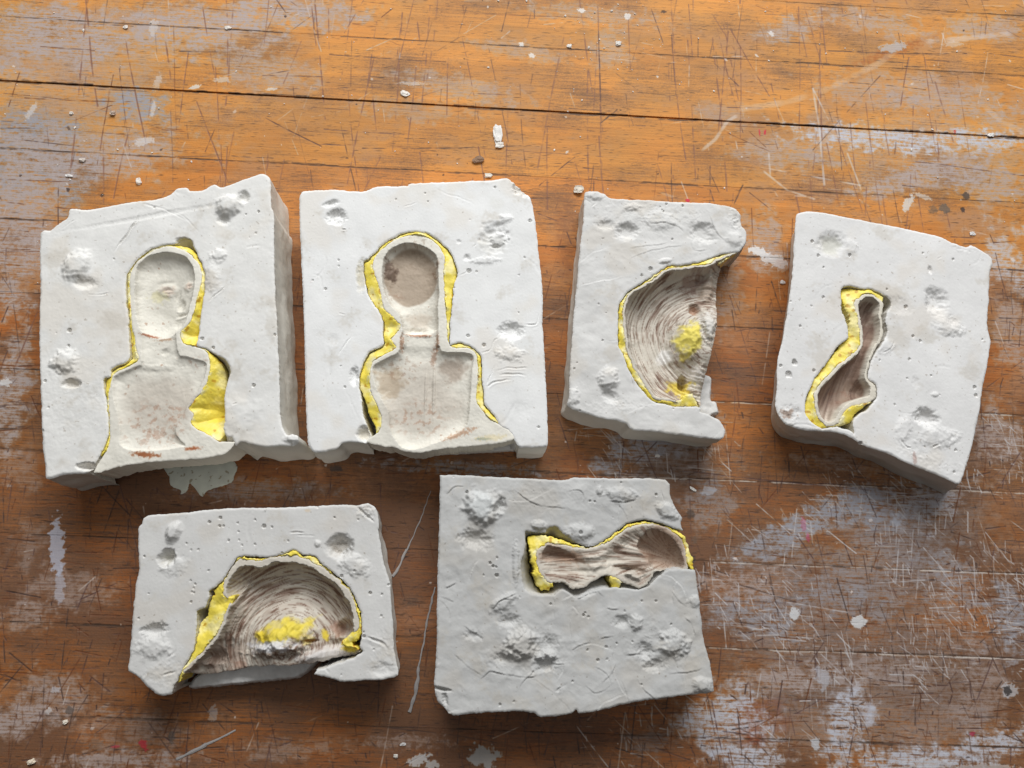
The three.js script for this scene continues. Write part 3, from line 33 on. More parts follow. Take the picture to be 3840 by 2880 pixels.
const MARKS = {
"wash":[[246.1,37.1,125.4,89.6,0,0.28,[150,148,154]],[272.3,-8.8,91.8,36.7,-20,0.25,[150,148,154]],[-300.7,-332.0,106.6,71.1,0,0.3,[172,156,150]],[322.1,-290.8,114.5,45.1,0,0.28,[172,156,150]],[123.5,-62.3,36.8,36.8,-25,0.3,[150,148,154]],[-312.0,-369.5,85.1,36.0,5,0.75,[172,156,150]],[-213.8,-380.1,73.4,26.7,0,0.6,[172,156,150]],[-140.8,-394.0,67.8,16.9,0,0.65,[172,156,150]],[-318.5,-273.5,59.8,50.3,0,0.75,[150,148,154]],[-247.0,-316.7,29.1,16.2,10,0.7,[150,148,154]],[-265.3,-278.2,82.6,25.4,0,0.5,[172,156,150]],[-321.1,-224.8,37.0,80.1,0,0.65,[172,156,150]],[-164.5,-346.9,53.0,19.9,10,0.45,[172,156,150]],[79.6,-400.7,70.1,10.5,5,0.4,[172,156,150]],[27.2,-367.5,44.6,8.9,10,0.35,[172,156,150]],[-20.2,-335.4,57.2,13.5,10,0.4,[172,156,150]],[227.3,-393.0,32.1,12.8,-15,0.5,[172,156,150]],[299.3,-399.1,50.5,14.4,10,0.45,[172,156,150]],[382.2,-397.5,43.8,14.6,0,0.45,[172,156,150]],[349.0,-337.1,71.0,21.3,10,0.45,[172,156,150]],[285.8,-339.3,59.8,16.2,10,0.35,[172,156,150]],[288.7,-301.3,90.2,12.5,5,0.6,[188,188,196]],[365.5,-303.0,42.1,10.5,4,0.7,[188,188,196]],[319.8,-272.2,65.4,17.2,-15,0.55,[172,156,150]],[374.1,-265.9,31.2,20.8,0,0.5,[172,156,150]],[218.8,-288.6,47.9,17.1,0,0.45,[172,156,150]],[173.0,-317.5,20.6,20.6,0,0.3,[172,156,150]],[92.8,-373.2,20.8,20.8,0,0.4,[172,156,150]],[196.7,-219.7,19.9,36.4,0,0.5,[172,156,150]],[369.1,-208.5,23.7,30.4,0,0.5,[188,188,196]],[366.1,-153.6,16.5,33.0,0,0.45,[172,156,150]],[343.8,-78.9,22.3,31.9,20,0.5,[172,156,150]],[108.7,-74.4,49.2,18.5,-25,0.6,[150,148,154]],[140.2,-87.0,18.6,34.2,20,0.35,[172,156,150]],[222.4,-29.5,70.5,12.3,-22,0.6,[150,148,154]],[196.7,-14.6,69.8,10.3,-22,0.5,[150,148,154]],[253.4,-32.5,27.8,18.5,0,0.6,[150,148,154]],[291.3,-38.6,28.0,18.7,-30,0.45,[188,188,196]],[169.1,34.1,41.4,17.7,0,0.5,[150,148,154]],[158.6,14.3,38.7,11.9,0,0.45,[172,156,150]],[229.6,22.9,42.0,15.0,10,0.35,[150,148,154]],[303.4,11.6,27.4,24.4,0,0.4,[150,148,154]],[336.6,34.5,18.2,33.3,0,0.55,[150,148,154]],[314.9,81.6,29.6,35.5,0,0.35,[172,156,150]],[150.4,96.6,34.3,25.8,-10,0.65,[188,188,196]],[189.7,72.7,34.9,11.6,0,0.5,[172,156,150]],[225.2,97.1,20.3,28.9,10,0.6,[188,188,196]],[260.5,118.4,57.6,10.4,-3,0.9,[188,188,196]],[316.6,111.0,35.0,10.5,-10,0.8,[188,188,196]],[163.3,117.6,31.2,11.4,0,0.7,[188,188,196]],[242.8,67.6,47.1,11.8,0,0.35,[172,156,150]],[101.5,106.7,17.0,11.3,0,0.3,[150,148,154]],[-273.9,90.9,32.2,16.1,0,0.55,[172,156,150]],[-251.3,78.2,32.6,16.3,20,0.4,[172,156,150]],[-212.0,114.3,53.6,6.4,0,0.5,[172,156,150]],[-253.7,16.6,33.5,14.0,0,0.35,[172,156,150]],[-276.5,33.0,22.1,11.0,0,0.4,[172,156,150]],[-202.9,99.1,43.3,16.2,0,0.3,[172,156,150]],[-142.5,-43.3,58.4,8.8,0,0.35,[150,148,154]],[-12.9,-58.6,66.0,6.0,3,0.5,[150,148,154]],[256.6,-62.9,62.5,9.4,5,0.35,[172,156,150]],[-115.0,110.0,40.9,8.2,0,0.3,[172,156,150]],[-43.9,105.5,36.0,5.5,0,0.35,[172,156,150]],[-279.4,-8.5,16.9,16.9,0,0.3,[172,156,150]],[-49.9,-315.9,59.9,10.0,4,0.3,[172,156,150]],[164.9,-184.8,19.5,39.0,0,0.4,[172,156,150]],[113.9,-204.5,45.6,9.8,0,0.3,[172,156,150]],[-305.1,-111.5,14.7,58.8,0,0.4,[188,188,196]],[-294.2,-54.4,17.2,17.2,0,0.3,[172,156,150]],[146.5,-35.2,21.3,18.2,0,0.4,[150,148,154]]],
"stainShade":[[170.5,96.7,25.8,17.2,-10,0.7,[120,44,20]],[187.1,104.7,25.8,14.3,0,0.5,[140,80,30]],[-126.0,-154.5,12.3,92.3,0,0.5,[110,66,36]],[337.1,-272.6,9.7,11.7,0,0.6,[110,70,50]],[307.5,-375.3,43.0,5.7,-22,0.6,[160,84,26]],[100.0,-381.3,52.3,7.0,6,0.25,[150,110,60]],[-24.7,-46.6,77.4,11.9,4,0.35,[90,56,34]],[55.9,-224.4,9.8,39.0,0,0.35,[120,70,40]],[-188.6,22.2,45.0,56.3,0,0.25,[120,62,24]],[-161.4,-60.9,47.0,11.7,5,0.3,[120,60,24]],[208.3,-158.5,12.9,64.7,10,0.3,[150,84,36]],[62.5,-62.0,21.3,12.2,0,0.4,[140,74,28]],[45.3,101.0,84.3,11.2,3,0.4,[80,46,26]],[335.9,-23.7,18.7,18.7,0,0.35,[150,84,26]],[134.8,14.3,5.9,8.9,0,0.6,[70,56,46]],[132.5,1.4,4.8,6.0,0,0.7,[60,50,44]],[-43.4,25.2,6.9,4.0,0,0.5,[60,50,44]]],  // real stains, and painted shadow bands below and between the moulds
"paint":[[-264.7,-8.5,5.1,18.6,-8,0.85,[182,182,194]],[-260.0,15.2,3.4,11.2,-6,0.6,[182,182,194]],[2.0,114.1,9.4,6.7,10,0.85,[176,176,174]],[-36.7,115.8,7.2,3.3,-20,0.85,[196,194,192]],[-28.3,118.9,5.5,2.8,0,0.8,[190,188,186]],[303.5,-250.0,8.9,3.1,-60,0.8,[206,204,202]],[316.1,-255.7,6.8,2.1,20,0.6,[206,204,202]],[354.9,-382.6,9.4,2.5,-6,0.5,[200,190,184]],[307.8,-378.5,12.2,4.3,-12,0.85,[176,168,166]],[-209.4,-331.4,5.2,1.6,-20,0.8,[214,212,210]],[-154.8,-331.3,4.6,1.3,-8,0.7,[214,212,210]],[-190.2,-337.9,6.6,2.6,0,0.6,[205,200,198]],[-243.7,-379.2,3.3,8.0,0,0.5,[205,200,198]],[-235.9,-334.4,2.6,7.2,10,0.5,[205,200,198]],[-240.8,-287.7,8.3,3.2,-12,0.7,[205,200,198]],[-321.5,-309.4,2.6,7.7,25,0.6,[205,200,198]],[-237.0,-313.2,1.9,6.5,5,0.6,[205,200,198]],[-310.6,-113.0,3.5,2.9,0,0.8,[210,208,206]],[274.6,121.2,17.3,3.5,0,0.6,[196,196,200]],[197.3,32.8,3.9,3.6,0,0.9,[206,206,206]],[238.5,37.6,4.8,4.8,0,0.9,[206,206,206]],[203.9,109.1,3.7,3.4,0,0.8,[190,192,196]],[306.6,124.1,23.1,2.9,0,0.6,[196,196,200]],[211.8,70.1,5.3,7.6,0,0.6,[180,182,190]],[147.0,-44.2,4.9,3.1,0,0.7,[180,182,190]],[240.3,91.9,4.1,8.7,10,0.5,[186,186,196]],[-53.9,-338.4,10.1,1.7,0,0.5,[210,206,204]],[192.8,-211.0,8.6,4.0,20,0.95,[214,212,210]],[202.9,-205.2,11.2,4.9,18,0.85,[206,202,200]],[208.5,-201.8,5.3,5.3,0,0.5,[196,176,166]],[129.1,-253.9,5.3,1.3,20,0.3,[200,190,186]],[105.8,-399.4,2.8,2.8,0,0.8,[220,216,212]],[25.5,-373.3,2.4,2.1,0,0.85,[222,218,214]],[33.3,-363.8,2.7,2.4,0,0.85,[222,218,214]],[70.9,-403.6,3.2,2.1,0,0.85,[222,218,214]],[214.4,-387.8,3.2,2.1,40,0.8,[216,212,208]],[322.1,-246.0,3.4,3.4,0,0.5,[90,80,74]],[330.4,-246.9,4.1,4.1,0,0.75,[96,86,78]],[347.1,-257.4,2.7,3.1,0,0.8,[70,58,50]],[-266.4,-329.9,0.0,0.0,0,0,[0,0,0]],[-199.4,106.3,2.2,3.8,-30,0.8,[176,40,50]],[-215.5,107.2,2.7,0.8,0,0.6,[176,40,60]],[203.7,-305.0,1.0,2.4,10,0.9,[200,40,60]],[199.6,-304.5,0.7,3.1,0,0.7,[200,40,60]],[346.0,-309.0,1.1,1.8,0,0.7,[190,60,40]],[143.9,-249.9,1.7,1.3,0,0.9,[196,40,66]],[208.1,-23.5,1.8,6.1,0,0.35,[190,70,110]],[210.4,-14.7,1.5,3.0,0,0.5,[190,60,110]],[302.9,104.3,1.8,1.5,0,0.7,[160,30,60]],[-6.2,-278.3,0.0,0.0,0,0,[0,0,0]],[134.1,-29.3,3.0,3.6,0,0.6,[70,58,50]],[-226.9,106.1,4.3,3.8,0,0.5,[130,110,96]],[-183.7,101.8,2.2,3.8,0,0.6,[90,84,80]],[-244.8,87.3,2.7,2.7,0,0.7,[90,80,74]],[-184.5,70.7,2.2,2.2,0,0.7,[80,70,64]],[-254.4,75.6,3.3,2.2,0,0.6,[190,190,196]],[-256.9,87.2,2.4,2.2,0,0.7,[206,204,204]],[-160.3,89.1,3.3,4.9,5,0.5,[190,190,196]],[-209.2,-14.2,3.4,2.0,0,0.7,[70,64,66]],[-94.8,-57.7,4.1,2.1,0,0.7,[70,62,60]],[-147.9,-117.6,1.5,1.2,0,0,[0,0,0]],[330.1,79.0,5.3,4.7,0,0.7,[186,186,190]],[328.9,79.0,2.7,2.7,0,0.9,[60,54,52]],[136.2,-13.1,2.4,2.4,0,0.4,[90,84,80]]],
"line":[[[-314.0,-112.1,-311.6,-111.5],1.5,[210,208,206],0.9],[[329.9,-383.9,355.4,-386.6,399.8,-393.2],5,[206,192,186],0.5],[[313.3,-379.4,295.6,-365.0,250.9,-340.4,222.2,-330.1,187.2,-323.5],5,[206,192,186],0.22],[[183.3,-317.7,176.2,-313.0,166.8,-298.6,156.0,-289.1],2.5,[206,196,190],0.4],[[242.4,-342.1,244.5,-307.8,243.9,-263.4],1.6,[206,200,196],0.45],[[242.4,-342.1,252.1,-315.5],1.2,[206,200,196],0.4],[[263.4,-289.5,270.7,-260.3],1.3,[206,200,196],0.4],[[366.4,-335.5,381.7,-318.6,398.7,-309.4],5,[206,192,186],0.35],[[197.6,-277.1,271.1,-263.9],1.2,[210,206,204],0.4],[[200.7,-273.5,216.5,-259.2,236.1,-252.4],1.6,[206,200,196],0.4],[[205.2,-288.3,204.9,-262.6,209.3,-253.7],1.4,[206,200,196],0.4],[[-355.6,-399.2,-355.2,-398.9],0.1,[0,0,0],0]],
"chip":[[8.6,-298.7,3.0,7.0,-3,[228,224,218],4],[10.0,-289.9,3.0,2.0,0,[226,220,210],3],[-5.2,-277.9,3.6,2.3,-10,[140,112,90],4],[66.3,-256.0,3.3,2.6,0,[214,206,192],5],[-58.7,-329.6,3.0,2.0,20,[226,218,208],3],[-263.9,-308.6,1.9,1.6,0,[188,168,152],4],[137.0,-45.1,2.4,0.9,35,[228,224,218],2],[372.8,-305.8,2.5,1.4,0,[226,222,218],3],[-262.8,115.1,2.1,1.3,-25,[226,212,190],3],[-246.2,93.4,1.6,1.1,-20,[226,216,200],2],[-240.6,-256.4,1.9,2.5,-20,[222,214,204],3],[-288.4,-260.0,2.5,0.9,10,[226,222,218],2],[-281.0,-271.8,2.2,1.3,0,[206,196,186],3],[2.2,-265.8,2.6,1.6,0,[222,216,204],3],[98.1,-375.3,2.1,1.7,0,[228,222,214],3],[61.6,-372.4,1.7,1.4,0,[228,222,214],2],[-50.5,113.7,1.4,1.1,0,[222,216,206],3],[-46.6,107.5,1.7,0.8,-10,[214,210,206],1],[-189.4,-380.4,2.3,1.3,-10,[222,214,204],2],[-263.0,-379.0,1.7,1.3,0,[222,214,204],2],[348.2,-227.5,2.0,1.4,0,[214,210,206],2],[114.5,-66.8,1.5,0.9,0,[214,210,206],2],[207.5,-188.8,1.6,1.3,0,[220,214,210],2],[-292.9,-308.2,1.3,1.0,0,[222,214,204],2]],
"strand":[[[-56.0,9.8,-52.1,4.2,-47.8,-6.9],1.6],[[-55.5,8.4,-51.1,1.4,-46.2,-9.8],1.1],[[-46.2,-9.8,-40.4,-23.1,-33.5,-43.6],0.9],[[-43.2,89.4,-40.9,82.1,-39.2,74.2,-38.1,63.5],2.4],[[-38.1,63.5,-35.6,50.0,-33.2,33.6,-29.2,16.3],1.5],[[-179.2,114.6,-171.4,111.1,-162.9,106.6],2.0],[[-162.9,106.6,-156.3,103.8,-145.9,98.8],1.3]]
};

// ---------------------------------------------------------------- helpers
const perlin = new ImprovedNoise();
const N = (x, y, z = 0) => perlin.noise(x + 100.37, y + 57.71, z + 13.3);
const fbm = (x, y, o = 4, z = 0) => { let a = 0, w = 1, s = 0; for (let i = 0; i < o; i++) { a += w * N(x, y, z + i * 7.7); s += w; w *= 0.5; x *= 2.03; y *= 2.03; } return a / s * 1.6; };
const ridged = (x, y, z = 0) => 1 - 2.2 * Math.abs(N(x, y, z)) - 1.1 * Math.abs(N(x * 2.1, y * 2.1, z + 5));
const clamp = (v, a = 0, b = 1) => v < a ? a : v > b ? b : v;
const sm = (a, b, v) => { const t = clamp((v - a) / (b - a)); return t * t * (3 - 2 * t); };
const mix = (a, b, t) => a + (b - a) * t;
const lin = v => { v = clamp(v / 255); return v <= 0.04045 ? v / 12.92 : Math.pow((v + 0.055) / 1.055, 2.4); };
let seed = 12345;
const rnd = () => { seed = (seed * 1664525 + 1013904223) >>> 0; return seed / 4294967296; };
const DEG = Math.PI / 180;
const taken = {};
function numbered(name) { const n = taken[name] = (taken[name] ?? -1) + 1; return n ? name + '_' + String(n).padStart(3, '0') : name; }
function add(parent, name, geo, material) {
  const m = new THREE.Mesh(geo, material); m.name = parent === scene ? numbered(name) : name;
  m.castShadow = m.receiveShadow = true; parent.add(m); return m;
}

// ---------------------------------------------------------------- the bench top
const PHI = 0.038445, CP = Math.cos(PHI), SP = Math.sin(PHI), BW = 52.423, T0 = -424.54;   // board direction, width and first joint
const TX0 = -410, TX1 = 450, TZ0 = -460, TZ1 = 170, TW = 2048, TH = 1500;
function benchTextures() {
  const n = TW * TH, C = new Float32Array(n * 3), Bm = new Float32Array(n), Ro = new Float32Array(n);
  const sx = TW / (TX1 - TX0), sz = TH / (TZ1 - TZ0);
  const boards = []; for (let i = 0; i < 40; i++) boards.push([rnd() * 900, rnd() * 2 - 1, rnd() * 2 - 1]);
  for (let j = 0; j < TH; j++) for (let i = 0; i < TW; i++) {
    const x = TX0 + (i + .5) / sx, z = TZ0 + (j + .5) / sz, a = CP * x + SP * z, t = -SP * x + CP * z, kf = (t - T0) / BW, k = Math.floor(kf), b = boards[(k + 12) % 40];
    const o = b[0];
    const g = fbm(a * .006 + o, t * .16, 3, o) * .9, f = N(a * .035 + o, t * 2.1), f2 = N(a * .012, t * .9 + o), cl = fbm(x * .012, z * .02, 3, 3), gr = N(x * 1.1, z * 1.3, 9);
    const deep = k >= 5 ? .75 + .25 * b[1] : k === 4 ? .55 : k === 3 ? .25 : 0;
    let v = 1 + .09 * g + .07 * f + .06 * f2 + .05 * b[1] + .10 * cl + .035 * gr;
    const sat = b[2] * .08 + .25 * fbm(x * .02 + 40, z * .03, 2, 5);
    const p = (j * TW + i) * 3;
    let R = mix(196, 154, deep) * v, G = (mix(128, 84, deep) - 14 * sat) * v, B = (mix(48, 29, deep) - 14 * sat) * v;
    // worn, dirty film over the varnish: streaky along the boards
    const fl = fbm(x * .012 + 7, z * .026 + 3, 4, 21), pt = sm(-.08, .3, fbm(x * .022 + 3, z * .034 + 9, 5, 61) + .12 * f), film = clamp(.1 + .5 * fl + .5 * pt + .25 * N(x * .16, z * .3, 6) + .2 * f + .2 * gr) * .7;
    R = mix(R, 166, film); G = mix(G, 130, film); B = mix(B, 108, film);
    // grime worked into the grain, plus a tone ramp darkening the near boards
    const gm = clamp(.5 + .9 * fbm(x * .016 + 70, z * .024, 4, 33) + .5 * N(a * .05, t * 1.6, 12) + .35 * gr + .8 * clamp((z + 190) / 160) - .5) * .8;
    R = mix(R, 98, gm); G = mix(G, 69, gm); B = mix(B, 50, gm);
    // pores
    const po = N(a * .11 + o, t * 3.3, 31); if (po > .38) { const q = (po - .38) * 1.4; R *= 1 - q; G *= 1 - q; B *= 1 - q; }
    C[p] = R; C[p + 1] = G; C[p + 2] = B;
    Bm[j * TW + i] = .55 + .05 * f + .04 * gr; Ro[j * TW + i] = .68 + .2 * film;
  }
  const put = (i, j, c, a, d = 0, r = 0) => { if (i < 0 || j < 0 || i >= TW || j >= TH || a <= 0) return; const q = j * TW + i, p = q * 3; C[p] = mix(C[p], c[0], a); C[p + 1] = mix(C[p + 1], c[1], a); C[p + 2] = mix(C[p + 2], c[2], a); Bm[q] += d * a; if (r) Ro[q] = mix(Ro[q], r, a); };
  function blob(e, ns, hard, relief, streak) {
    const [x, z, rx, rz, rot, al, c] = e; if (!rx || !rz || !al) return;
    const R = Math.max(rx, rz) * (1.25 + ns * .5), cr = Math.cos(rot * DEG), sr = Math.sin(rot * DEG), lo = Math.min(rx, rz), s1 = 1.6 / lo, s2 = 5 / lo;
    const i0 = Math.floor((x - R - TX0) * sx), i1 = (x + R - TX0) * sx, j0 = Math.floor((z - R - TZ0) * sz), j1 = (z + R - TZ0) * sz;
    for (let j = Math.max(0, j0); j < Math.min(TH, j1); j++) for (let i = Math.max(0, i0); i < Math.min(TW, i1); i++) {
      const X = TX0 + i / sx, Z = TZ0 + j / sz, dx = X - x, dz = Z - z, u = (dx * cr + dz * sr) / rx, v = (-dx * sr + dz * cr) / rz;
      let d = Math.hypot(u, v); if (d > 1.3 + ns) continue;
      d += ns * (N(X * s1, Z * s1, al * 9) * .9 + N(X * s2, Z * s2, 4) * .5 + N(X * .22, Z * .26, 14) * .45 + N(X * .7, Z * .8, 15) * .25);
      let a = al * sm(1, 1 - hard, d); if (a <= 0) continue;
      if (streak) { const aa = CP * X + SP * Z, tt = -SP * X + CP * Z; a *= clamp(.78 + .9 * N(aa * .07, tt * 1.1, 17) + .6 * N(X * .4, Z * .5, 8) + .5 * N(X * 1.5, Z * 1.6, 2)); }
      put(i, j, c, a, relief, streak ? .75 : .8);
    }
  }
  function line(pts, w, c, al, depth, broken = .5) {
    const ph = rnd() * 99;
    let run = 0;
    for (let s = 0; s + 3 < pts.length; s += 2) {
      const [ax, az, bx, bz] = pts.slice(s, s + 4), L = Math.hypot(bx - ax, bz - az), nst = Math.max(1, Math.ceil(L * sx / .6));
      for (let q = 0; q < nst; q++) {
        const f = q / nst, x = mix(ax, bx, f), z = mix(az, bz, f); run += L / nst;
        const k = clamp(1 - broken + broken * (1.5 * N(run * .05, ph) + 1.5 * N(run * .22, ph) + .35)), hw = w * sx * .5 * (.6 + .5 * k), ci = (x - TX0) * sx, cj = (z - TZ0) * sz, rr = Math.ceil(hw + .8);
        for (let dj = -rr; dj <= rr; dj++) for (let di = -rr; di <= rr; di++) {
          const i = Math.round(ci) + di, j = Math.round(cj) + dj, d = Math.hypot(i - ci, j - cj);
          put(i, j, c, al * k * .95 * clamp(hw + .6 - d) / Math.max(1, hw * 1.6), depth);
        }
      }
    }
  }
  for (const e of MARKS.stainShade) blob(e, .5, .6, 0, true);
  for (const e of MARKS.wash) blob([...e.slice(0, 5), Math.min(.95, e[5] * 1.6), e[6]], .6, .6, 0, true);
  // dirt and chips along the joints; plaster dust packed in some of them
  for (let k = -1; k < 13; k++) {
    const t = T0 + k * BW;
    for (let q = 0; q < 90; q++) {
      const a = -420 + rnd() * 880, L = 6 + rnd() * 34, dt = (rnd() - .5) * (k === 2 ? 3 : 1.4);
      const P = s => [CP * s - SP * (t + dt), SP * s + CP * (t + dt)];
      line([...P(a), ...P(a + L)], .4 + rnd() * .5, [62, 44, 32], (k === 2 ? .5 : .22) + .25 * rnd(), -.06, .8);
    }
    if (k >= 6 && k < 10) for (let q = 0; q < 60; q++) {
      const a = 60 + Math.pow(rnd(), .7) * 360, L = 6 + rnd() * 26, dt = .5 + (rnd() - .5) * .7, P = s => [CP * s - SP * (t + dt), SP * s + CP * (t + dt)];
      line([...P(a), ...P(a + L)], .5, [200, 190, 180], .45, .02, .9);
    }
  }
  const scratch = (x, z, ang, L, w, c, al, d, bend = .06) => {
    const pts = []; let px = x - Math.cos(ang) * L / 2, pz = z - Math.sin(ang) * L / 2; const n = Math.max(2, Math.ceil(L / 10)), b = (rnd() - .5) * bend;
    for (let i = 0; i <= n; i++) { pts.push(px, pz); px += Math.cos(ang) * L / n; pz += Math.sin(ang) * L / n; ang += b / n + (rnd() - .5) * .05; }
    line(pts, w, c, al, d, .75);
  };
  const dk = [[72, 48, 42], [86, 60, 56], [98, 52, 24], [60, 43, 38]];
  for (let i = 0; i < 420; i++) scratch(-410 + rnd() * 860, -460 + rnd() * 630, Math.PI / 2 + (rnd() - .5) * .6, 10 + rnd() * rnd() * 90, .25 + rnd() * .35, dk[i % 4], .2 + rnd() * .35, -.10);
  for (let i = 0; i < 130; i++) scratch(-300 + rnd() * 640, -460 + rnd() * 290, Math.PI / 2 + (rnd() - .5) * .9 * (rnd() < .6 ? .35 : 1), 30 + rnd() * 110, .5 + rnd() * .6, [126, 84, 66], .35 + rnd() * .35, -.1);
  for (let i = 0; i < 260; i++) scratch(-410 + rnd() * 860, -460 + rnd() * 630, PHI + (rnd() - .5) * .12, 15 + rnd() * rnd() * 130, .3 + rnd() * .4, dk[i % 4], .25 + rnd() * .4, -.08);
  for (let i = 0; i < 170; i++) scratch(-410 + rnd() * 860, -460 + rnd() * 630, rnd() * Math.PI, 10 + rnd() * rnd() * 110, .3 + rnd() * .5, dk[i % 4], .2 + rnd() * .45, -.10);
  for (let i = 0; i < 6500; i++) scratch(-410 + rnd() * 860, -230 + Math.pow(rnd(), .8) * 400, i % 10 < 4 ? Math.PI / 2 + (rnd() - .5) * .7 : i % 10 < 7 ? PHI + (rnd() - .5) * .35 : rnd() * Math.PI, 2 + rnd() * rnd() * rnd() * 70, .25 + rnd() * .35, dk[i % 4], .25 + rnd() * .5, -.12);
  for (let i = 0; i < 5200; i++) {                        // plaster rubbed into knife cuts, thickest on the right of the bench
    const x = 60 + Math.pow(rnd(), .8) * 390, z = -95 + rnd() * 260;
    if (N(x * .014, z * .018, 44) + .6 * N(x * .05, z * .05, 46) < .0) continue;
    const m = rnd(); scratch(x, z, m < .4 ? Math.PI / 2 + (rnd() - .5) * .5 : m < .62 ? PHI + (rnd() - .5) * .3 : .85 + (rnd() - .5) * .5, i % 4 ? 1.5 + rnd() * rnd() * 14 : 6 + rnd() * rnd() * 50, .25 + rnd() * .3, [190, 185, 184], .35 + rnd() * .5, .03);
  }
  for (let i = 0; i < 160; i++) { const x = -410 + rnd() * 500, z = -460 + rnd() * 620; scratch(x, z, rnd() < .5 ? Math.PI / 2 + (rnd() - .5) * .8 : -.4 + (rnd() - .5) * .8, 4 + rnd() * rnd() * 60, .35 + rnd() * .5, [196, 184, 176], .2 + rnd() * .35, .02); }
  for (let i = 0; i < 110; i++) { const x = 100 + rnd() * 340, z = -460 + rnd() * 330; scratch(x, z, rnd() < .5 ? Math.PI / 2 + (rnd() - .5) * .6 : PHI + (rnd() - .5) * .6, 6 + rnd() * rnd() * 60, .35 + rnd() * .5, [206, 192, 184], .2 + rnd() * .3, .02); }
  for (const [pts, w, c, al] of MARKS.line) line(pts, w, c, al, .02, .6);
  for (const e of MARKS.paint) blob(e, .55, .25, .12, false);
  for (let i = 0; i < 260; i++) {                        // flecks of dried slip and small dark pits
    const x = -410 + rnd() * 860, z = -460 + rnd() * 630, r = .4 + rnd() * rnd() * 2.4, white = rnd() < .72;
    blob([x, z, r, r * (.4 + rnd() * .6), rnd() * 180, .5 + rnd() * .4, white ? [212, 202, 196] : [70, 52, 44]], .5, .35, white ? .08 : -.2, false);
  }
  const mk = (f, srgb) => { const d = new Uint8Array(n * 4); for (let q = 0; q < n; q++) { const o = ((TH - 1 - Math.floor(q / TW)) * TW + q % TW) * 4; f(d, o, q); d[o + 3] = 255; }
    const t = new THREE.DataTexture(d, TW, TH, THREE.RGBAFormat); t.magFilter = THREE.LinearFilter; t.minFilter = THREE.LinearMipmapLinearFilter; t.generateMipmaps = true; t.wrapS = t.wrapT = THREE.MirroredRepeatWrapping; if (srgb) t.colorSpace = THREE.SRGBColorSpace; t.needsUpdate = true; return t; };
  return {
    map: mk((d, o, q) => { d[o] = clamp(C[q * 3], 0, 255); d[o + 1] = clamp(C[q * 3 + 1], 0, 255); d[o + 2] = clamp(C[q * 3 + 2], 0, 255); }, true),
    bumpMap: mk((d, o, q) => { d[o] = d[o + 1] = d[o + 2] = clamp(Bm[q] * 255, 0, 255); }),
    roughnessMap: mk((d, o, q) => { d[o] = d[o + 1] = d[o + 2] = clamp(Ro[q] * 255, 0, 255); }),
  };
}
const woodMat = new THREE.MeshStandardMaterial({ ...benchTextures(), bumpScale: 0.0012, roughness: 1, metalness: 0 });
const bench = new THREE.Group(); bench.name = 'workbench_top';
bench.userData = { kind: 'structure', label: 'scratched orange wooden workbench top with paint stains under the moulds', category: 'workbench' };
scene.add(bench);
for (let k = -9; k < 20; k++) {
  const half = i => i === 2 ? .65 : [.05, .08, .04, .06, .07][((i % 5) + 5) % 5];
  const t0 = T0 + k * BW + half(k), t1 = T0 + (k + 1) * BW - half(k + 1), c = .1, top = -.05 - .12 * rnd(), bot = -42;
  const s = new THREE.Shape([[t0, bot], [t1, bot], [t1, top - c], [t1 - c, top], [t0 + c, top], [t0, top - c]].map(p => new THREE.Vector2(...p)));
  const g = new THREE.ExtrudeGeometry(s, { depth: 2200, bevelEnabled: false, steps: 1 }), p = g.attributes.position, uv = new Float32Array(p.count * 2);
  for (let i = 0; i < p.count; i++) {
    const t = p.getX(i), y = p.getY(i), a = p.getZ(i) - 1100, x = CP * a - SP * t, z = SP * a + CP * t;
    p.setXYZ(i, x / 1000, y / 1000, z / 1000); uv[i * 2] = (x - TX0) / (TX1 - TX0); uv[i * 2 + 1] = 1 - (z - TZ0) / (TZ1 - TZ0);
  }
  // the swap of axes mirrors the solid: turn the faces round again
  for (let i = 0; i < p.count; i += 3) for (const [at, w] of [[p.array, 3], [uv, 2]]) for (let q = 0; q < w; q++) { const e = at[(i + 1) * w + q]; at[(i + 1) * w + q] = at[(i + 2) * w + q]; at[(i + 2) * w + q] = e; }
  g.setAttribute('uv', new THREE.BufferAttribute(uv, 2)); g.computeVertexNormals();
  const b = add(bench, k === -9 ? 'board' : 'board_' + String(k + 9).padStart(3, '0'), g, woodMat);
}

// ---------------------------------------------------------------- materials of the moulds
function grainTexture(size, f) {
  const d = new Uint8Array(size * size * 4);
  for (let j = 0; j < size; j++) for (let i = 0; i < size; i++) { const v = clamp(f(i / size, j / size)) * 255, o = (j * size + i) * 4; d[o] = d[o + 1] = d[o + 2] = v; d[o + 3] = 255; }
  const t = new THREE.DataTexture(d, size, size, THREE.RGBAFormat); t.magFilter = THREE.LinearFilter; t.minFilter = THREE.LinearMipmapLinearFilter; t.generateMipmaps = true; t.wrapS = t.wrapT = THREE.MirroredRepeatWrapping; t.needsUpdate = true; return t;
}
const grain = grainTexture(1024, (u, v) => .5 + .22 * fbm(u * 60, v * 60, 3, 2) + .2 * N(u * 260, v * 260) - .5 * sm(.46, .62, N(u * 75, v * 75, 8)));
const plasterMat = new THREE.MeshStandardMaterial({ vertexColors: true, roughness: .82, bumpMap: grain, bumpScale: 0.00005 });
const creamMat = new THREE.MeshStandardMaterial({ vertexColors: true, roughness: .7, bumpMap: grain, bumpScale: 0.00008 });
const yellowMat = new THREE.MeshStandardMaterial({ vertexColors: true, roughness: .5, bumpMap: grain, bumpScale: 0.00008 });

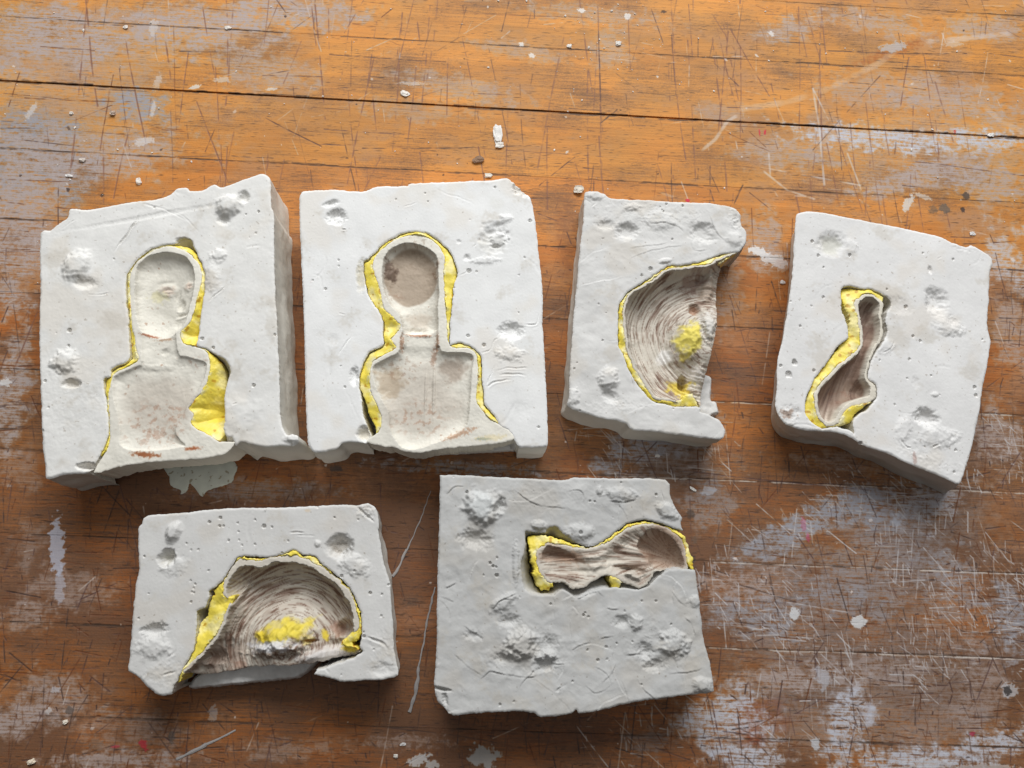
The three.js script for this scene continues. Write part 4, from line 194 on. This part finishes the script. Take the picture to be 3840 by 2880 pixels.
// ---------------------------------------------------------------- polygons and sheets
function smoothLoop(a, sub = 3) {                       // Catmull-Rom through the measured points
  const n = a.length / 2, out = [];
  for (let i = 0; i < n; i++) for (let s = 0; s < sub; s++) {
    const t = s / sub, P = k => { const q = ((i + k + n) % n) * 2; return [a[q], a[q + 1]]; }, [p0, p1, p2, p3] = [P(-1), P(0), P(1), P(2)];
    for (let c = 0; c < 2; c++) out.push(.5 * (2 * p1[c] + (p2[c] - p0[c]) * t * .8 + (2 * p0[c] - 5 * p1[c] + 4 * p2[c] - p3[c]) * t * t * .8 + (3 * p1[c] - p0[c] - 3 * p2[c] + p3[c]) * t * t * t * .8 + (1 - .8) * 2 * (p2[c] - p1[c]) * t));
  }
  return out;
}
function sdf(poly) {                                     // signed distance, positive inside
  const n = poly.length / 2;
  return (x, z) => {
    let d = 1e9, ins = false;
    for (let i = 0, j = n - 1; i < n; j = i++) {
      const ax = poly[j * 2], az = poly[j * 2 + 1], bx = poly[i * 2], bz = poly[i * 2 + 1], ex = bx - ax, ez = bz - az, wx = x - ax, wz = z - az;
      const t = clamp((wx * ex + wz * ez) / (ex * ex + ez * ez + 1e-9)), qx = wx - ex * t, qz = wz - ez * t; d = Math.min(d, qx * qx + qz * qz);
      if ((az > z) !== (bz > z) && x < (bx - ax) * (z - az) / (bz - az) + ax) ins = !ins;
    }
    return ins ? Math.sqrt(d) : -Math.sqrt(d);
  };
}
// A sheet over the part of a grid where dist > 0, its edge following dist = 0, with side walls going down to `low`.
function sheet(G, dist, height, colour, o) {
  const { x0, z0, st, nx, nz } = G, pos = [], top = new Map(), tri = [], edge = [], ds = new Float32Array((nx + 1) * (nz + 1));
  for (let j = 0; j <= nz; j++) for (let i = 0; i <= nx; i++) ds[j * (nx + 1) + i] = dist(i, j);
  const V = (x, z) => { pos.push(x, z); return pos.length / 2 - 1; };
  const node = (i, j) => { const k = j * (nx + 1) + i; let v = top.get(k); if (v === undefined) top.set(k, v = V(x0 + i * st, z0 + j * st)); return v; };
  const cut = (a, b) => { if (a[2] > b[2]) [a, b] = [b, a]; const k = a[2] * 4e6 + b[2] + 1e7; let v = top.get(k); if (v === undefined) { const da = ds[a[2]], db = ds[b[2]], t = clamp(da / (da - db), .02, .98); top.set(k, v = V(x0 + mix(a[0], b[0], t) * st, z0 + mix(a[1], b[1], t) * st)); } return v; };
  const face = (A, B, C) => {
    const P = [A, B, C], s = P.map(p => ds[p[2]] > 0); if (!s[0] && !s[1] && !s[2]) return;
    if (s[0] && s[1] && s[2]) { tri.push(node(A[0], A[1]), node(B[0], B[1]), node(C[0], C[1])); return; }
    const out = []; let e0, e1;
    for (let q = 0; q < 3; q++) { const p = P[q], r = P[(q + 1) % 3]; if (s[q]) out.push(node(p[0], p[1])); if (s[q] !== s[(q + 1) % 3]) { const v = cut(p, r); out.push(v); if (s[q]) e0 = v; else e1 = v; } }
    for (let q = 1; q + 1 < out.length; q++) tri.push(out[0], out[q], out[q + 1]);
    edge.push(e0, e1);
  };
  for (let j = 0; j < nz; j++) for (let i = 0; i < nx; i++) {
    const W = nx + 1, a = [i, j, j * W + i], b = [i, j + 1, (j + 1) * W + i], c = [i + 1, j + 1, (j + 1) * W + i + 1], d = [i + 1, j, j * W + i + 1];
    if ((i + j) & 1) { face(a, b, d); face(b, c, d); } else { face(a, b, c); face(a, c, d); }
  }
  const n = pos.length / 2, P = [], C = [], UV = [], idx = [];
  const push = (x, y, z, c, u, v) => { P.push((x - o.cx) / 1000, y / 1000, (z - o.cz) / 1000); C.push(lin(c[0]), lin(c[1]), lin(c[2])); UV.push(u, v); return P.length / 3 - 1; };
  const hs = new Float32Array(n);
  for (let q = 0; q < n; q++) { const x = pos[q * 2], z = pos[q * 2 + 1]; hs[q] = height(x, z); push(x, hs[q], z, colour(x, z), x / 90, z / 90); }
  for (let q = 0; q < tri.length; q += 3) idx.push(tri[q], tri[q + 1], tri[q + 2]);
  // side walls
  const nrm = new Map();
  for (let e = 0; e < edge.length; e += 2) { const a = edge[e], b = edge[e + 1], ex = pos[b * 2] - pos[a * 2], ez = pos[b * 2 + 1] - pos[a * 2 + 1]; for (const v of [a, b]) { const m = nrm.get(v) ?? [0, 0]; m[0] -= ez; m[1] += ex; nrm.set(v, m); } }
  const rows = o.rows ?? 5, wall = new Map();
  const column = v => {
    let w = wall.get(v); if (w) return w; w = []; const m = nrm.get(v), L = Math.hypot(...m) || 1, ox = -m[0] / L, oz = -m[1] / L, x = pos[v * 2], z = pos[v * 2 + 1], low = typeof o.low === 'function' ? o.low(x, z) : o.low;
    for (let r = 0; r <= rows; r++) { const t = r / rows, y = mix(hs[v], low, t), k = r ? (o.side ? o.side(x, z, y, t) : 0) : 0; const ov = o.out ? o.out(x, z) : [-ox, -oz], sh = o.shear ? o.shear(x, z) : [0, 0], X = x + ov[0] * k + sh[0] * t, Z = z + ov[1] * k + sh[1] * t; w.push(push(X, y, Z, (o.sideColour ?? colour)(x, z, y), (x * .8 + z * .9) / 90, y / 90)); }
    wall.set(v, w); return w;
  };
  for (let e = 0; e < edge.length; e += 2) { const a = column(edge[e]), b = column(edge[e + 1]); for (let r = 0; r < rows; r++) idx.push(a[r], a[r + 1], b[r], b[r], a[r + 1], b[r + 1]); }
  const g = new THREE.BufferGeometry();
  g.setAttribute('position', new THREE.Float32BufferAttribute(P, 3)); g.setAttribute('color', new THREE.Float32BufferAttribute(C, 3)); g.setAttribute('uv', new THREE.Float32BufferAttribute(UV, 2)); g.setIndex(idx); g.computeVertexNormals();
  return g;
}
function gridOver(polys, st, m = 2) {
  let a = 1e9, b = -1e9, c = 1e9, d = -1e9; for (const p of polys) for (let i = 0; i < p.length; i += 2) { a = Math.min(a, p[i]); b = Math.max(b, p[i]); c = Math.min(c, p[i + 1]); d = Math.max(d, p[i + 1]); }
  return { x0: a - m, z0: c - m, st, nx: Math.ceil((b - a + 2 * m) / st), nz: Math.ceil((d - c + 2 * m) / st) };
}
const EllipseAt = (e, x, z, ns, sd) => { const r = e[5] ?? 0, dx = x - e[0], dz = z - e[1], R = Math.max(e[2], e[3]) * 1.9; if (Math.abs(dx) > R || Math.abs(dz) > R || !R) return 9; const c = Math.cos(r * DEG), s = Math.sin(r * DEG), d = Math.hypot((dx * c + dz * s) / e[2], (-dx * s + dz * c) / e[3]), lo = Math.min(e[2], e[3]); return d + ns * (N(x * 1.5 / lo, z * 1.5 / lo, sd) * .9 + N(x * 4.2 / lo, z * 4.2 / lo, sd) * .5); };

// ---------------------------------------------------------------- one mould
const LABELS = [
  'white plaster mould holding a hollow bust with a face, brown marks below its chest',
  'white plaster mould with a smooth faceless bust hollow, dark taupe inside the head',
  'plaster mould open at one side, with a striped half bowl and a yellow patch',
  'plaster mould with a narrow brown wavy hollow lined in yellow along one side',
  'plaster mould with a striped brown half bowl, yellow strip and round pits in two corners',
  'grey lumpy plaster mould with a bow-shaped ribbed hollow and three rough knobs',
];
const groups = [];
MOULDS.forEach((m, mi) => {
  const S = m.seed * 17.3, h0 = m.h, P = {}; for (const k in m.p) P[k] = smoothLoop(m.p[k]);
  const G = gridOver([P.outer], .5), W = G.nx + 1, at = (i, j) => [G.x0 + i * G.st, G.z0 + j * G.st];
  const warp = (x, z, a = 1) => [x + a * (.45 * N(x * .22, z * .22, S) + .28 * N(x * .75, z * .75, S + 3)), z + a * (.45 * N(x * .22, z * .22, S + 11) + .28 * N(x * .75, z * .75, S + 14))];
  const F = { O: sdf(P.outer), H: sdf(P.hole), Y: sdf(P.yellow), C: sdf(P.cream) }; if (P.rim) F.R = sdf(P.rim);
  const cav = m.cav.map(c => [sdf(smoothLoop(c[0])), c[1], c[2], c[3]]);
  // distances on the grid, then read back smoothly
  const fields = {}; for (const k in F) { const a = fields[k] = new Float32Array(W * (G.nz + 1)); for (let j = 0; j <= G.nz; j++) for (let i = 0; i <= G.nx; i++) { const [x, z] = at(i, j), q = warp(x, z, k === 'O' ? .9 : k === 'H' ? 1.2 : (k === 'Y' ? 1.6 : 1.2) * (m.rag ?? 1)); a[j * W + i] = F[k](q[0], q[1]) + (k === 'C' ? m.grow : k === 'H' ? -.3 : 0); } }
  const read = k => (x, z) => { const a = fields[k], u = clamp((x - G.x0) / G.st, 0, G.nx - 1e-4), v = clamp((z - G.z0) / G.st, 0, G.nz - 1e-4), i = Math.floor(u), j = Math.floor(v), f = u - i, g = v - j, o = j * W + i; return mix(mix(a[o], a[o + 1], f), mix(a[o + W], a[o + W + 1], f), g); };
  const dO = read('O'), dH = read('H'), dY = read('Y'), dC = read('C'), dR = P.rim ? read('R') : dC;
  let sx = 0, sz = 0; for (let i = 0; i < m.p.outer.length; i += 2) { sx += m.p.outer[i]; sz += m.p.outer[i + 1]; } sx = Math.round(2 * sx / m.p.outer.length); sz = Math.round(2 * sz / m.p.outer.length);
  const o = { cx: sx, cz: sz };
  const root = new THREE.Group(); root.name = numbered('plaster_mould'); root.position.set(sx / 1000, 0, sz / 1000); root.userData = { label: LABELS[mi], category: 'plaster mould', group: 'plaster moulds laid out on the workbench' }; scene.add(root); groups.push(root);
  // strokes are grooves: polyline, width, depth
  const soft = m.wob > .6, open = p => { const cu = new THREE.CatmullRomCurve3(p.reduce((a, v, i) => (i & 1 ? a[a.length - 1].z = v : a.push(new THREE.Vector3(v, 0, 0)), a), [])), o = []; for (let i = 0; i <= 12; i++) { const q = cu.getPoint(i / 12); o.push(q.x, q.z); } return o; };
  const grooves = m.stroke.map(([p, w, d]) => { p = open(p); let a = 1e9, b = -1e9, c = 1e9, e = -1e9; for (let i = 0; i < p.length; i += 2) { a = Math.min(a, p[i]); b = Math.max(b, p[i]); c = Math.min(c, p[i + 1]); e = Math.max(e, p[i + 1]); } return { p, w, d, a: a - 6, b: b + 6, c: c - 6, e: e + 6 }; });
  for (let q = 0; q < (m.wob > .8 ? 34 : 14); q++) {      // soft drag marks of fingers and tools
    const p = []; let x = G.x0 + rnd() * G.nx * .5, z = G.z0 + rnd() * G.nz * .5, a = rnd() * 6.3; const L = (m.wob > .6 ? 12 : 5) + rnd() * 34, n = 8, bd = (rnd() - .5) * .5;
    for (let i = 0; i <= n; i++) { p.push(x, z); x += Math.cos(a) * L / n; z += Math.sin(a) * L / n; a += bd + (rnd() - .5) * .25; }
    let A = 1e9, B = -1e9, C0 = 1e9, E = -1e9; for (let i = 0; i < p.length; i += 2) { A = Math.min(A, p[i]); B = Math.max(B, p[i]); C0 = Math.min(C0, p[i + 1]); E = Math.max(E, p[i + 1]); }
    grooves.push({ p, w: .7 + rnd() * 1.4, d: (.06 + rnd() * .16) * (m.wob > .6 ? 4 : 1), a: A - 6, b: B + 6, c: C0 - 6, e: E + 6 });
  }
  const pins = []; for (let i = 0; i < m.pin.length; i += 3) pins.push([m.pin[i], m.pin[i + 1], Math.max(.55, m.pin[i + 2])]);
  for (let q = 0; q < 10; q++) pins.push([G.x0 + rnd() * G.nx * .5, G.z0 + rnd() * G.nz * .5, .35 + rnd() * .25]);
  const feats = (x, z, pre) => {
    let h = 0; const fq = m.wob > .8 ? .1 : .15;
    for (let q = 0; q < m.feat.length; q++) {
      const f = m.feat[q], t = f[0]; if ((t.length > 1) !== pre) continue; const k = t[t.length - 1];
      const e = EllipseAt([f[1], f[2], f[3], f[4], 0, f[5]], x, z, k === 'r' ? .4 : pre ? .1 + .2 * f[7] : m.wob > .8 ? .22 + .2 * f[7] : .14 + .22 * f[7], S + q); if (e > 1.25) continue;
      if (k === 'r') { h += f[6] * sm(1.1, .5, e) * (ridged(x * fq * 1.4, z * fq * 1.4, S + q) * .5 + .3 * ridged(x * fq * 4, z * fq * 4, S + q + 2) - .2); continue; }
      const w = k === 'p' ? sm(1.1, m.wob > .8 ? 0 : .2, e) : sm(1.08, .3, e), rg = f[7] ? (pre ? 1 : .4) * f[7] * sm(1.2, .7, e) * (.7 * ridged(x * fq + .4 * N(x * .15, z * .15, S), z * fq, S + q) + .16 * ridged(x * fq * 3, z * fq * 3, S + q + 4) - .3) : 0;
      h += (k === 'p' ? -f[6] : f[6]) * w + rg;
    }
    return h;
  };
  const groove = (x, z) => {
    let h = 0;
    for (const g of grooves) {
      if (x < g.a || x > g.b || z < g.c || z > g.e) continue; let d = 9, sd = 0, along = 0;
      const X = x + .8 * N(x * .16, z * .16, S + 23), Z = z + .8 * N(x * .16, z * .16, S + 27), nn = g.p.length / 2 - 1;
      for (let i = 0; i + 3 < g.p.length; i += 2) { const ax = g.p[i], az = g.p[i + 1], ex = g.p[i + 2] - ax, ez = g.p[i + 3] - az, t = clamp(((X - ax) * ex + (Z - az) * ez) / (ex * ex + ez * ez + 1e-6)), q = Math.hypot(X - ax - ex * t, Z - az - ez * t); if (q < d) { d = q; sd = (X - ax) * ez - (Z - az) * ex; along = (i / 2 + t) / nn; } }
      if (d > 5) continue; const w = sm(0, .25, along) * sm(1, .75, along) * clamp(.8 + 1.1 * N(x * .14, z * .14, 71));
      if (soft) h += g.d * w * (sd > 0 ? .75 * Math.exp(-d / 1.7) * sm(0, .35, d) : -.35 * sm(.9, 0, d));   // overlapping folds of putty
      else h += w * (-g.d * sm(g.w, 0, d) + .3 * g.d * Math.exp(-((d - g.w * 1.3) ** 2) / .3));
    }
    for (const p of pins) { const dx = Math.abs(x - p[0]), dz = Math.abs(z - p[1]); if (dx < 2 && dz < 2) { const d = Math.hypot(dx, dz); if (d < p[2]) h -= 2.2 * Math.min(1, p[2]) * Math.sqrt(1 - d * d / p[2] / p[2]); } }
    return h;
  };
  const plasterH = (x, z) => {
    const e = dO(x, z), k = -dH(x, z); let h = h0 + m.wob * (.9 * fbm(x * .03, z * .03, 2, S) + .35 * fbm(x * .11, z * .11, 3, S + 5)) + .05 * N(x * .9, z * .9, S);
    if (m.wob > .6) h += .5 * m.wob * Math.max(0, N(x * .07 + .35 * N(x * .12, z * .12, 3), z * .07, S + 40)) + .25 * ridged(x * .055 + .3 * N(x * .09, z * .09, S), z * .075, S + 9) * m.wob;
    h += feats(x, z, false) + groove(x, z);
    const r1 = 1.1 + .9 * clamp(N(x * .06, z * .06, S + 21) + .3), u = clamp(1 - e / r1); h -= r1 * .55 * u * u;
    const v = clamp(1 - k / 1.2); h -= .6 * v * v;
    return Math.max(h, 12);
  };
  const stains = (part, x, z, c) => { for (let q = 0; q < m.stainShade.length; q++) { const s = m.stainShade[q]; if (s[0] !== part || !s[9]) continue; const sp = s[10] >= .9, e = EllipseAt([s[1], s[2], s[3], s[4], 0, s[5]], x, z, sp ? .3 : s[10], S + q * 3); if (e > 1) continue; let a = s[9] * sm(1, s[10] < .15 ? .9 : .4, e); if (sp) a *= sm(.12, .42, N(x * .33, z * .33, S + q) + .45 * N(x * 1.1, z * 1.1, S + q)); for (let i = 0; i < 3; i++) c[i] = mix(c[i], s[6 + i], a); } return c; };
  const plasterC = (x, z) => {
    const v = 1 + .035 * fbm(x * .045, z * .045, 4, S + 7) + .012 * N(x * .8, z * .8, S), w = .9 * sm(.05, .5, fbm(x * .035, z * .035, 3, S + 15)), c = [m.base[0] * v, m.base[1] * v, m.base[2] * v];
    c[0] = mix(c[0], m.base[0] * .985, w); c[1] = mix(c[1], m.base[1] * .97, w); c[2] = mix(c[2], m.base[2] * .95, w);
    if (N(x * .55, z * .55, S + 60) > .64) { c[0] -= 30; c[1] -= 34; c[2] -= 38; }
    const dn = fbm(x * .05 + 9, z * .05, 4, S + 66), dirt = sm(.22, .7, dn + .25 * N(x * .5, z * .5, S)) * .32; c[0] = mix(c[0], 186, dirt); c[1] = mix(c[1], 176, dirt); c[2] = mix(c[2], 160, dirt);   // rubbed clay smudges
    return stains('p', x, z, c);
  };
  const plasterSide = (x, z, y) => { const v = .985 + .03 * fbm(x * .07 + y * .05, z * .07, 3, S + 2); return [m.base[0] * v, m.base[1] * v * .99, m.base[2] * v * .965]; };
  const sideShape = (x, z, y, t) => -(1.5 * N(x * .035, z * .035, y * .05 + S) + .7 * N(x * .1, z * .1, y * .14 + S) + .16 * N(x * .3, z * .3, y * .3 + S)) * Math.sin(Math.min(1, t * 1.6) * Math.PI / 2) - .6 * sm(.8, 1, t) * -1;
  const out = (x, z) => { const e = 1.5, gx = dO(x + e, z) - dO(x - e, z), gz = dO(x, z + e) - dO(x, z - e), L = Math.hypot(gx, gz) || 1; return [-gx / L, -gz / L]; };
  const idxD = (k) => (i, j) => fields[k][j * W + i];
  const O = idxD('O'), Hh = idxD('H'), Y = idxD('Y'), C = idxD('C');
  const block = [sheet(G, (i, j) => Math.min(O(i, j), -Hh(i, j)), plasterH, plasterC, { ...o, low: (x, z) => dO(x, z) > -dH(x, z) + .4 || dO(x, z) > 1 ? 6 : 0, rows: 20, out, side: (x, z, y, t) => dO(x, z) > 1 ? 0 : clamp(F.O(x, z), -1.2, 1.2) * sm(0, .2, t) + sideShape(x, z, y, t), sideColour: plasterSide, shear: (x, z) => dO(x, z) > 1 ? [0, 0] : m.shear })];
  // floor of the hollow under the lining
  const G2 = { ...G, st: 1, nx: Math.floor(G.nx / 2), nz: Math.floor(G.nz / 2) };
  block.push(sheet(G2, (i, j) => Math.min(Hh(i * 2, j * 2) + .6, O(i * 2, j * 2) - 2.5), (x, z) => Math.max(7, h0 - 2.5 - (m.fl ?? 30) * Math.max(0, dH(x, z)) - 8 * clamp(dY(x, z) + 1, 0, 4)) + .8 * N(x * .1, z * .1, S), plasterC, { ...o, low: 0, rows: 3 }));
  add(root, 'plaster_block', mergeGeometries(block), plasterMat);
  // coordinates across and along the combed lines of the shell
  const comb = (x, z) => {
    if (m.hub && m.hub2) { if (x < mix(m.hub2[0], m.hub[0], .56)) { const a = Math.atan2(z - m.hub2[1], x - m.hub2[0] + 45); return [a * 60, x]; } const a = Math.atan2(z - m.hub[1] - 4, x - m.hub[0] - 4), r = Math.hypot(x - m.hub[0], z - m.hub[1]); return [a * 26, r]; }
    if (m.hub) { const dx = x - m.hub[0], dz = (z - m.hub[1]), r = Math.hypot(dx, dz); return [r + 2 * N(x * .03, z * .03, S), (mi === 2 ? Math.atan2(dz, -dx) : Math.atan2(dx, -dz)) * 50]; }
    return [x * .9 + z * .42, -x * .42 + z * .9];
  };
  const combed = !!m.hub || mi === 3;
  const fibre = (x, z) => { const [s, t] = comb(x, z); return [N(s * .62, t * .028, S + 3), N(s * 1.35, t * .085, S + 4), N(s * .32, t * .03, S + 8), N(s * .7 + 31, t * .034, S + 17), N(s * 1.35 + 47, t * .085, S + 19)]; };
  const hubD = (x, z) => Math.hypot(x - m.hub[0], z - m.hub[1]);
  const creamH = (x, z) => {
    const e = dC(x, z); let h = h0 - .15 + .35 * fbm(x * .09, z * .09, 2, S + 44) + .12 * N(x * .6, z * .6, S + 2), dep = 0;
    for (const [f, D, R] of cav) { const q = warp(x, z, .8), d = f(q[0], q[1]); if (d <= 0) continue; const u = clamp(1 - d / R); { const v = D * Math.sqrt(1 - u * u); dep = Math.pow(dep ** 4 + v ** 4, .25); } }
    if (P.rim) { const d = dR(x, z) - 1.6; if (d > 0) { const u = clamp(1 - d / 16); dep = Math.max(dep, 15 * Math.sqrt(1 - u * u) * (.25 + .75 * sm(8, 34, hubD(x, z)))); } }
    if (mi === 5) dep = Math.max(dep, 3.5 * sm(1, 9, e));
    h -= dep; const inside = sm(.4, 2.2, dep);
    h += inside * feats(x, z, true);
    if (combed && inside) { const f = fibre(x, z); h += inside * (1.0 * f[0] + .35 * f[1]) * (P.rim ? sm(12, 32, hubD(x, z)) : 1); } else if (inside) h += inside * .18 * fbm(x * .2, z * .2, 3, S + 12);
    const u = clamp(1 - e / .7); return Math.max(h - .35 * u * u, 9);
  };
  // brown slip left between the combed lines of the shell, as dashes with outlines of their own; the torn cream rim has none of it
  const creamC = (x, z) => {
    const e = dC(x, z), v = 1 + .03 * fbm(x * .1, z * .1, 3, S + 51), c = mi < 2 ? [226 * v, 221 * v, 208 * v] : mi === 3 ? [218 * v, 210 * v, 194 * v] : [206 * v, 198 * v, 184 * v]; let din = 0;
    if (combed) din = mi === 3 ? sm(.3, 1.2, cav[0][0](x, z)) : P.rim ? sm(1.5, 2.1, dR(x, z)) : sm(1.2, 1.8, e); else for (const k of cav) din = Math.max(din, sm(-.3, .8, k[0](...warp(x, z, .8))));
    if (combed && mi !== 3) {
      const f = fibre(x, z), patch = fbm(x * .03, z * .03, 2, S + 71), a = clamp(.35 + .5 * patch + 1.1 * f[2]) , s1 = sm(.1, .4, f[3] + .22 * patch) * .55, s2 = sm(.14, .32, f[4] + .2 * patch) * .9;
      const k = din * clamp((mi === 2 ? .06 : .2) * a + s1 * (.3 + .7 * a) + s2 * .6); c[0] = mix(c[0], 112, k); c[1] = mix(c[1], 84, k); c[2] = mix(c[2], 68, k);
    } else if (mi === 3 && din) { const d = [...c]; stains('c', x, z, d); const f = fibre(x, z), s = clamp(.6 * sm(.0, .4, f[3]) + .5 * sm(.1, .4, f[4])) * .55; for (let i = 0; i < 3; i++) c[i] = mix(c[i], mix(d[i], [84, 60, 48][i], s), din); return c; }
    else if (mi < 2 && N(x * .5, z * .5, S + 81) > .62) { const k = .5 * din; c[0] = mix(c[0], 150, k); c[1] = mix(c[1], 104, k); c[2] = mix(c[2], 76, k); }
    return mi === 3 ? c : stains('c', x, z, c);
  };
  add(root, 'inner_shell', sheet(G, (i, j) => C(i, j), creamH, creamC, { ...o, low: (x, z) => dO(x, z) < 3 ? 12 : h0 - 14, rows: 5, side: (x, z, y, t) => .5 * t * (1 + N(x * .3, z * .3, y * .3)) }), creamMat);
  const yellowH = (x, z) => { const c = Math.max(0, -dC(x, z)); return h0 - .4 - (m.ys ?? .22) * c - (m.ys ? .035 : .012) * c * c + 1.3 * fbm(x * .09, z * .09, 2, S + 91) + .22 * ridged(x * .16, z * .16, S + 95) * sm(4, 1, c) - .5 * clamp(1 - dY(x, z) / .8) ** 2; };
  const yellowC = (x, z) => {
    const v = 1 + .04 * fbm(x * .2, z * .2, 2, S + 97), a = sm(-.1, .5, fbm(x * .1, z * .1, 3, S + 98)), c = [mix(238, 244, a) * v, mix(216, 230, a) * v, mix(84, 156, a) * v];
    const w = sm(.15, .35, N(x * .22, z * .22, S + 88) + .4 * N(x * .9, z * .9, S + 88)) * .75 * sm(3, .5, -dC(x, z)); c[0] = mix(c[0], 232, w); c[1] = mix(c[1], 226, w); c[2] = mix(c[2], 196, w);
    if (N(x * .3, z * .3, S + 99) > .5) { c[0] *= .86; c[1] *= .74; c[2] *= .5; } return c; };
  add(root, 'yellow_lining', sheet(G, (i, j) => Math.min(Y(i, j), .7 - C(i, j)), (x, z) => dC(x, z) > 0 ? h0 - 1.6 : yellowH(x, z), yellowC, { ...o, low: h0 - 20, rows: 4 }), yellowMat);
  for (const k of ['flange', 'drip']) if (P[k]) {
    const g = gridOver([P[k]], .5), f = sdf(P[k]), hh = k === 'drip' ? .9 : mi === 2 ? 9 : 12;
    const D = (x, z) => f(...warp(x, z, 1.3)), A = (i, j) => D(g.x0 + i * g.st, g.z0 + j * g.st);
    add(root, k === 'drip' ? 'plaster_drip' : 'plaster_flange', sheet(g, A, (x, z) => { const e = clamp(1 - D(x, z) / (hh < 2 ? .8 : 2)); return hh * (1 - .4 * e * e) + (hh < 2 ? .25 : 1) * fbm(x * .12, z * .12, 3, S + 33); }, (x, z) => { const c = k === 'drip' ? [196, 198, 186] : [m.base[0], m.base[1], m.base[2]], v = 1 + .05 * fbm(x * .2, z * .2, 3, S); if (k === 'drip' && N(x * .5, z * .5, 7) > .45) return [150, 142, 120]; return c.map(q => q * v); }, { ...o, low: 0, rows: k === 'drip' ? 1 : 4 }), plasterMat);
  }
});
// ---------------------------------------------------------------- loose bits on the bench
const chipLabels = ['largest white plaster chip, long and upright, lying on the boards above the moulds', 'small white chip touching the long white plaster chip', 'brown crumbly bit lying on the boards above the faceless bust mould', 'beige plaster crumb beside the corner of the half bowl mould'];
MARKS.chip.forEach(([x, z, rx, rz, rot, c, hh], i) => {
  const g = new THREE.IcosahedronGeometry(1, 4), p = g.attributes.position;
  for (let q = 0; q < p.count; q++) { const X = p.getX(q), Y = p.getY(q), Z = p.getZ(q), k = 1 + .45 * N(X * 1.3, Y * 1.3 + i * 3, Z * 1.3) + .2 * N(X * 3.5, Y * 3.5 + i, Z * 3.5), b = v => Math.sign(v) * Math.pow(Math.abs(v), .75); p.setXYZ(q, b(X) * rx * k * .001, Math.max(0, b(Y) * .5 + .42) * hh * .5 * k * .001, b(Z) * rz * k * .001); }
  g.deleteAttribute('uv'); g.computeVertexNormals();
  const m = add(scene, 'plaster_chip', g, new THREE.MeshStandardMaterial({ color: new THREE.Color(lin(c[0]), lin(c[1]), lin(c[2])), roughness: .9 }));
  m.position.set(x / 1000, 0, z / 1000); m.rotation.y = -rot * DEG; m.userData = { label: chipLabels[i] ?? 'tiny pale plaster chip lying loose on the workbench boards', category: 'plaster chip', group: 'plaster chips on the workbench' };
});
{
  const mat = new THREE.MeshStandardMaterial({ color: new THREE.Color(.34, .315, .3), roughness: .8 });
  const sets = [[0, 1, 2], [3, 4], [5, 6]], lab = ['forked string of dried grey glue between the striped half bowl and lumpy moulds', 'long grey glue string ending in a flat blob beside the lumpy grey mould', 'grey glue string alone on the boards below the striped half bowl mould'];
  sets.forEach((s, k) => {
    const gs = s.map(q => {
      const [p, w] = MARKS.strand[q], v = []; for (let i = 0; i < p.length; i += 2) v.push(new THREE.Vector3(p[i], 0, p[i + 1]));
      const cu = new THREE.CatmullRomCurve3(v), n = 60, g = new THREE.TubeGeometry(cu, n, w * .5, 7, false), a = g.attributes.position;
      for (let i = 0; i < a.count; i++) { const c = cu.getPointAt(clamp(Math.floor(i / 8) / n)), f = .65 + .9 * clamp(N(a.getX(i) * .22, a.getZ(i) * .22, k) + .4); a.setXYZ(i, (c.x + (a.getX(i) - c.x) * f * .8 + .6 * N(c.x * .2, c.z * .2, 4)) / 1000, Math.max(0, a.getY(i) * .3 * f + w * .08) / 1000, (c.z + (a.getZ(i) - c.z) * f) / 1000); }
      return g;
    });
    const g = mergeGeometries(gs); g.computeVertexNormals(); const m = add(scene, 'glue_string', g, mat); m.userData = { label: lab[k], category: 'glue string', group: 'dried glue strings on the workbench' };
  });
}
{
  const g = new THREE.IcosahedronGeometry(1, 1), p = g.attributes.position; for (let q = 0; q < p.count; q++) { const k = 1 + .5 * N(p.getX(q) * 2, p.getY(q) * 2, p.getZ(q) * 2); p.setXYZ(q, p.getX(q) * k, p.getY(q) * k * .6 + .4, p.getZ(q) * k); } g.computeVertexNormals();
  const spots = []; const inside = MOULDS.map(m => sdf(m.p.outer));
  for (let i = 0; i < 340; i++) {
    let x, z; if (i < 60) { x = 95 + (rnd() + rnd() - 1) * 60; z = -375 + (rnd() + rnd() - 1) * 50; } else if (i < 330) { x = -400 + rnd() * 830; z = -440 + Math.pow(rnd(), 1.3) * 260; } else { x = -400 + rnd() * 830; z = -180 + rnd() * 320; }
    if (inside.some(f => f(x * 1.03, z * 1.03) > -2)) continue; spots.push([x, z, .2 + rnd() * rnd() * .65]);
  }
  const im = new THREE.InstancedMesh(g, new THREE.MeshStandardMaterial({ roughness: .9 }), spots.length), d = new THREE.Object3D();
  spots.forEach(([x, z, r], i) => { d.position.set(x / 1000, 0, z / 1000); d.rotation.y = rnd() * 6; d.scale.set(r * (.7 + rnd() * .8), r * .8, r).multiplyScalar(.001); d.updateMatrix(); im.setMatrixAt(i, d.matrix); const v = .62 + rnd() * .2; im.setColorAt(i, new THREE.Color(v, v * .93, v * .84)); });
  im.name = 'plaster_crumbs'; im.castShadow = im.receiveShadow = true; im.userData = { kind: 'stuff', label: 'scatter of tiny white plaster crumbs over the workbench boards', category: 'crumbs' }; scene.add(im);
}
renderer.render(scene, camera);
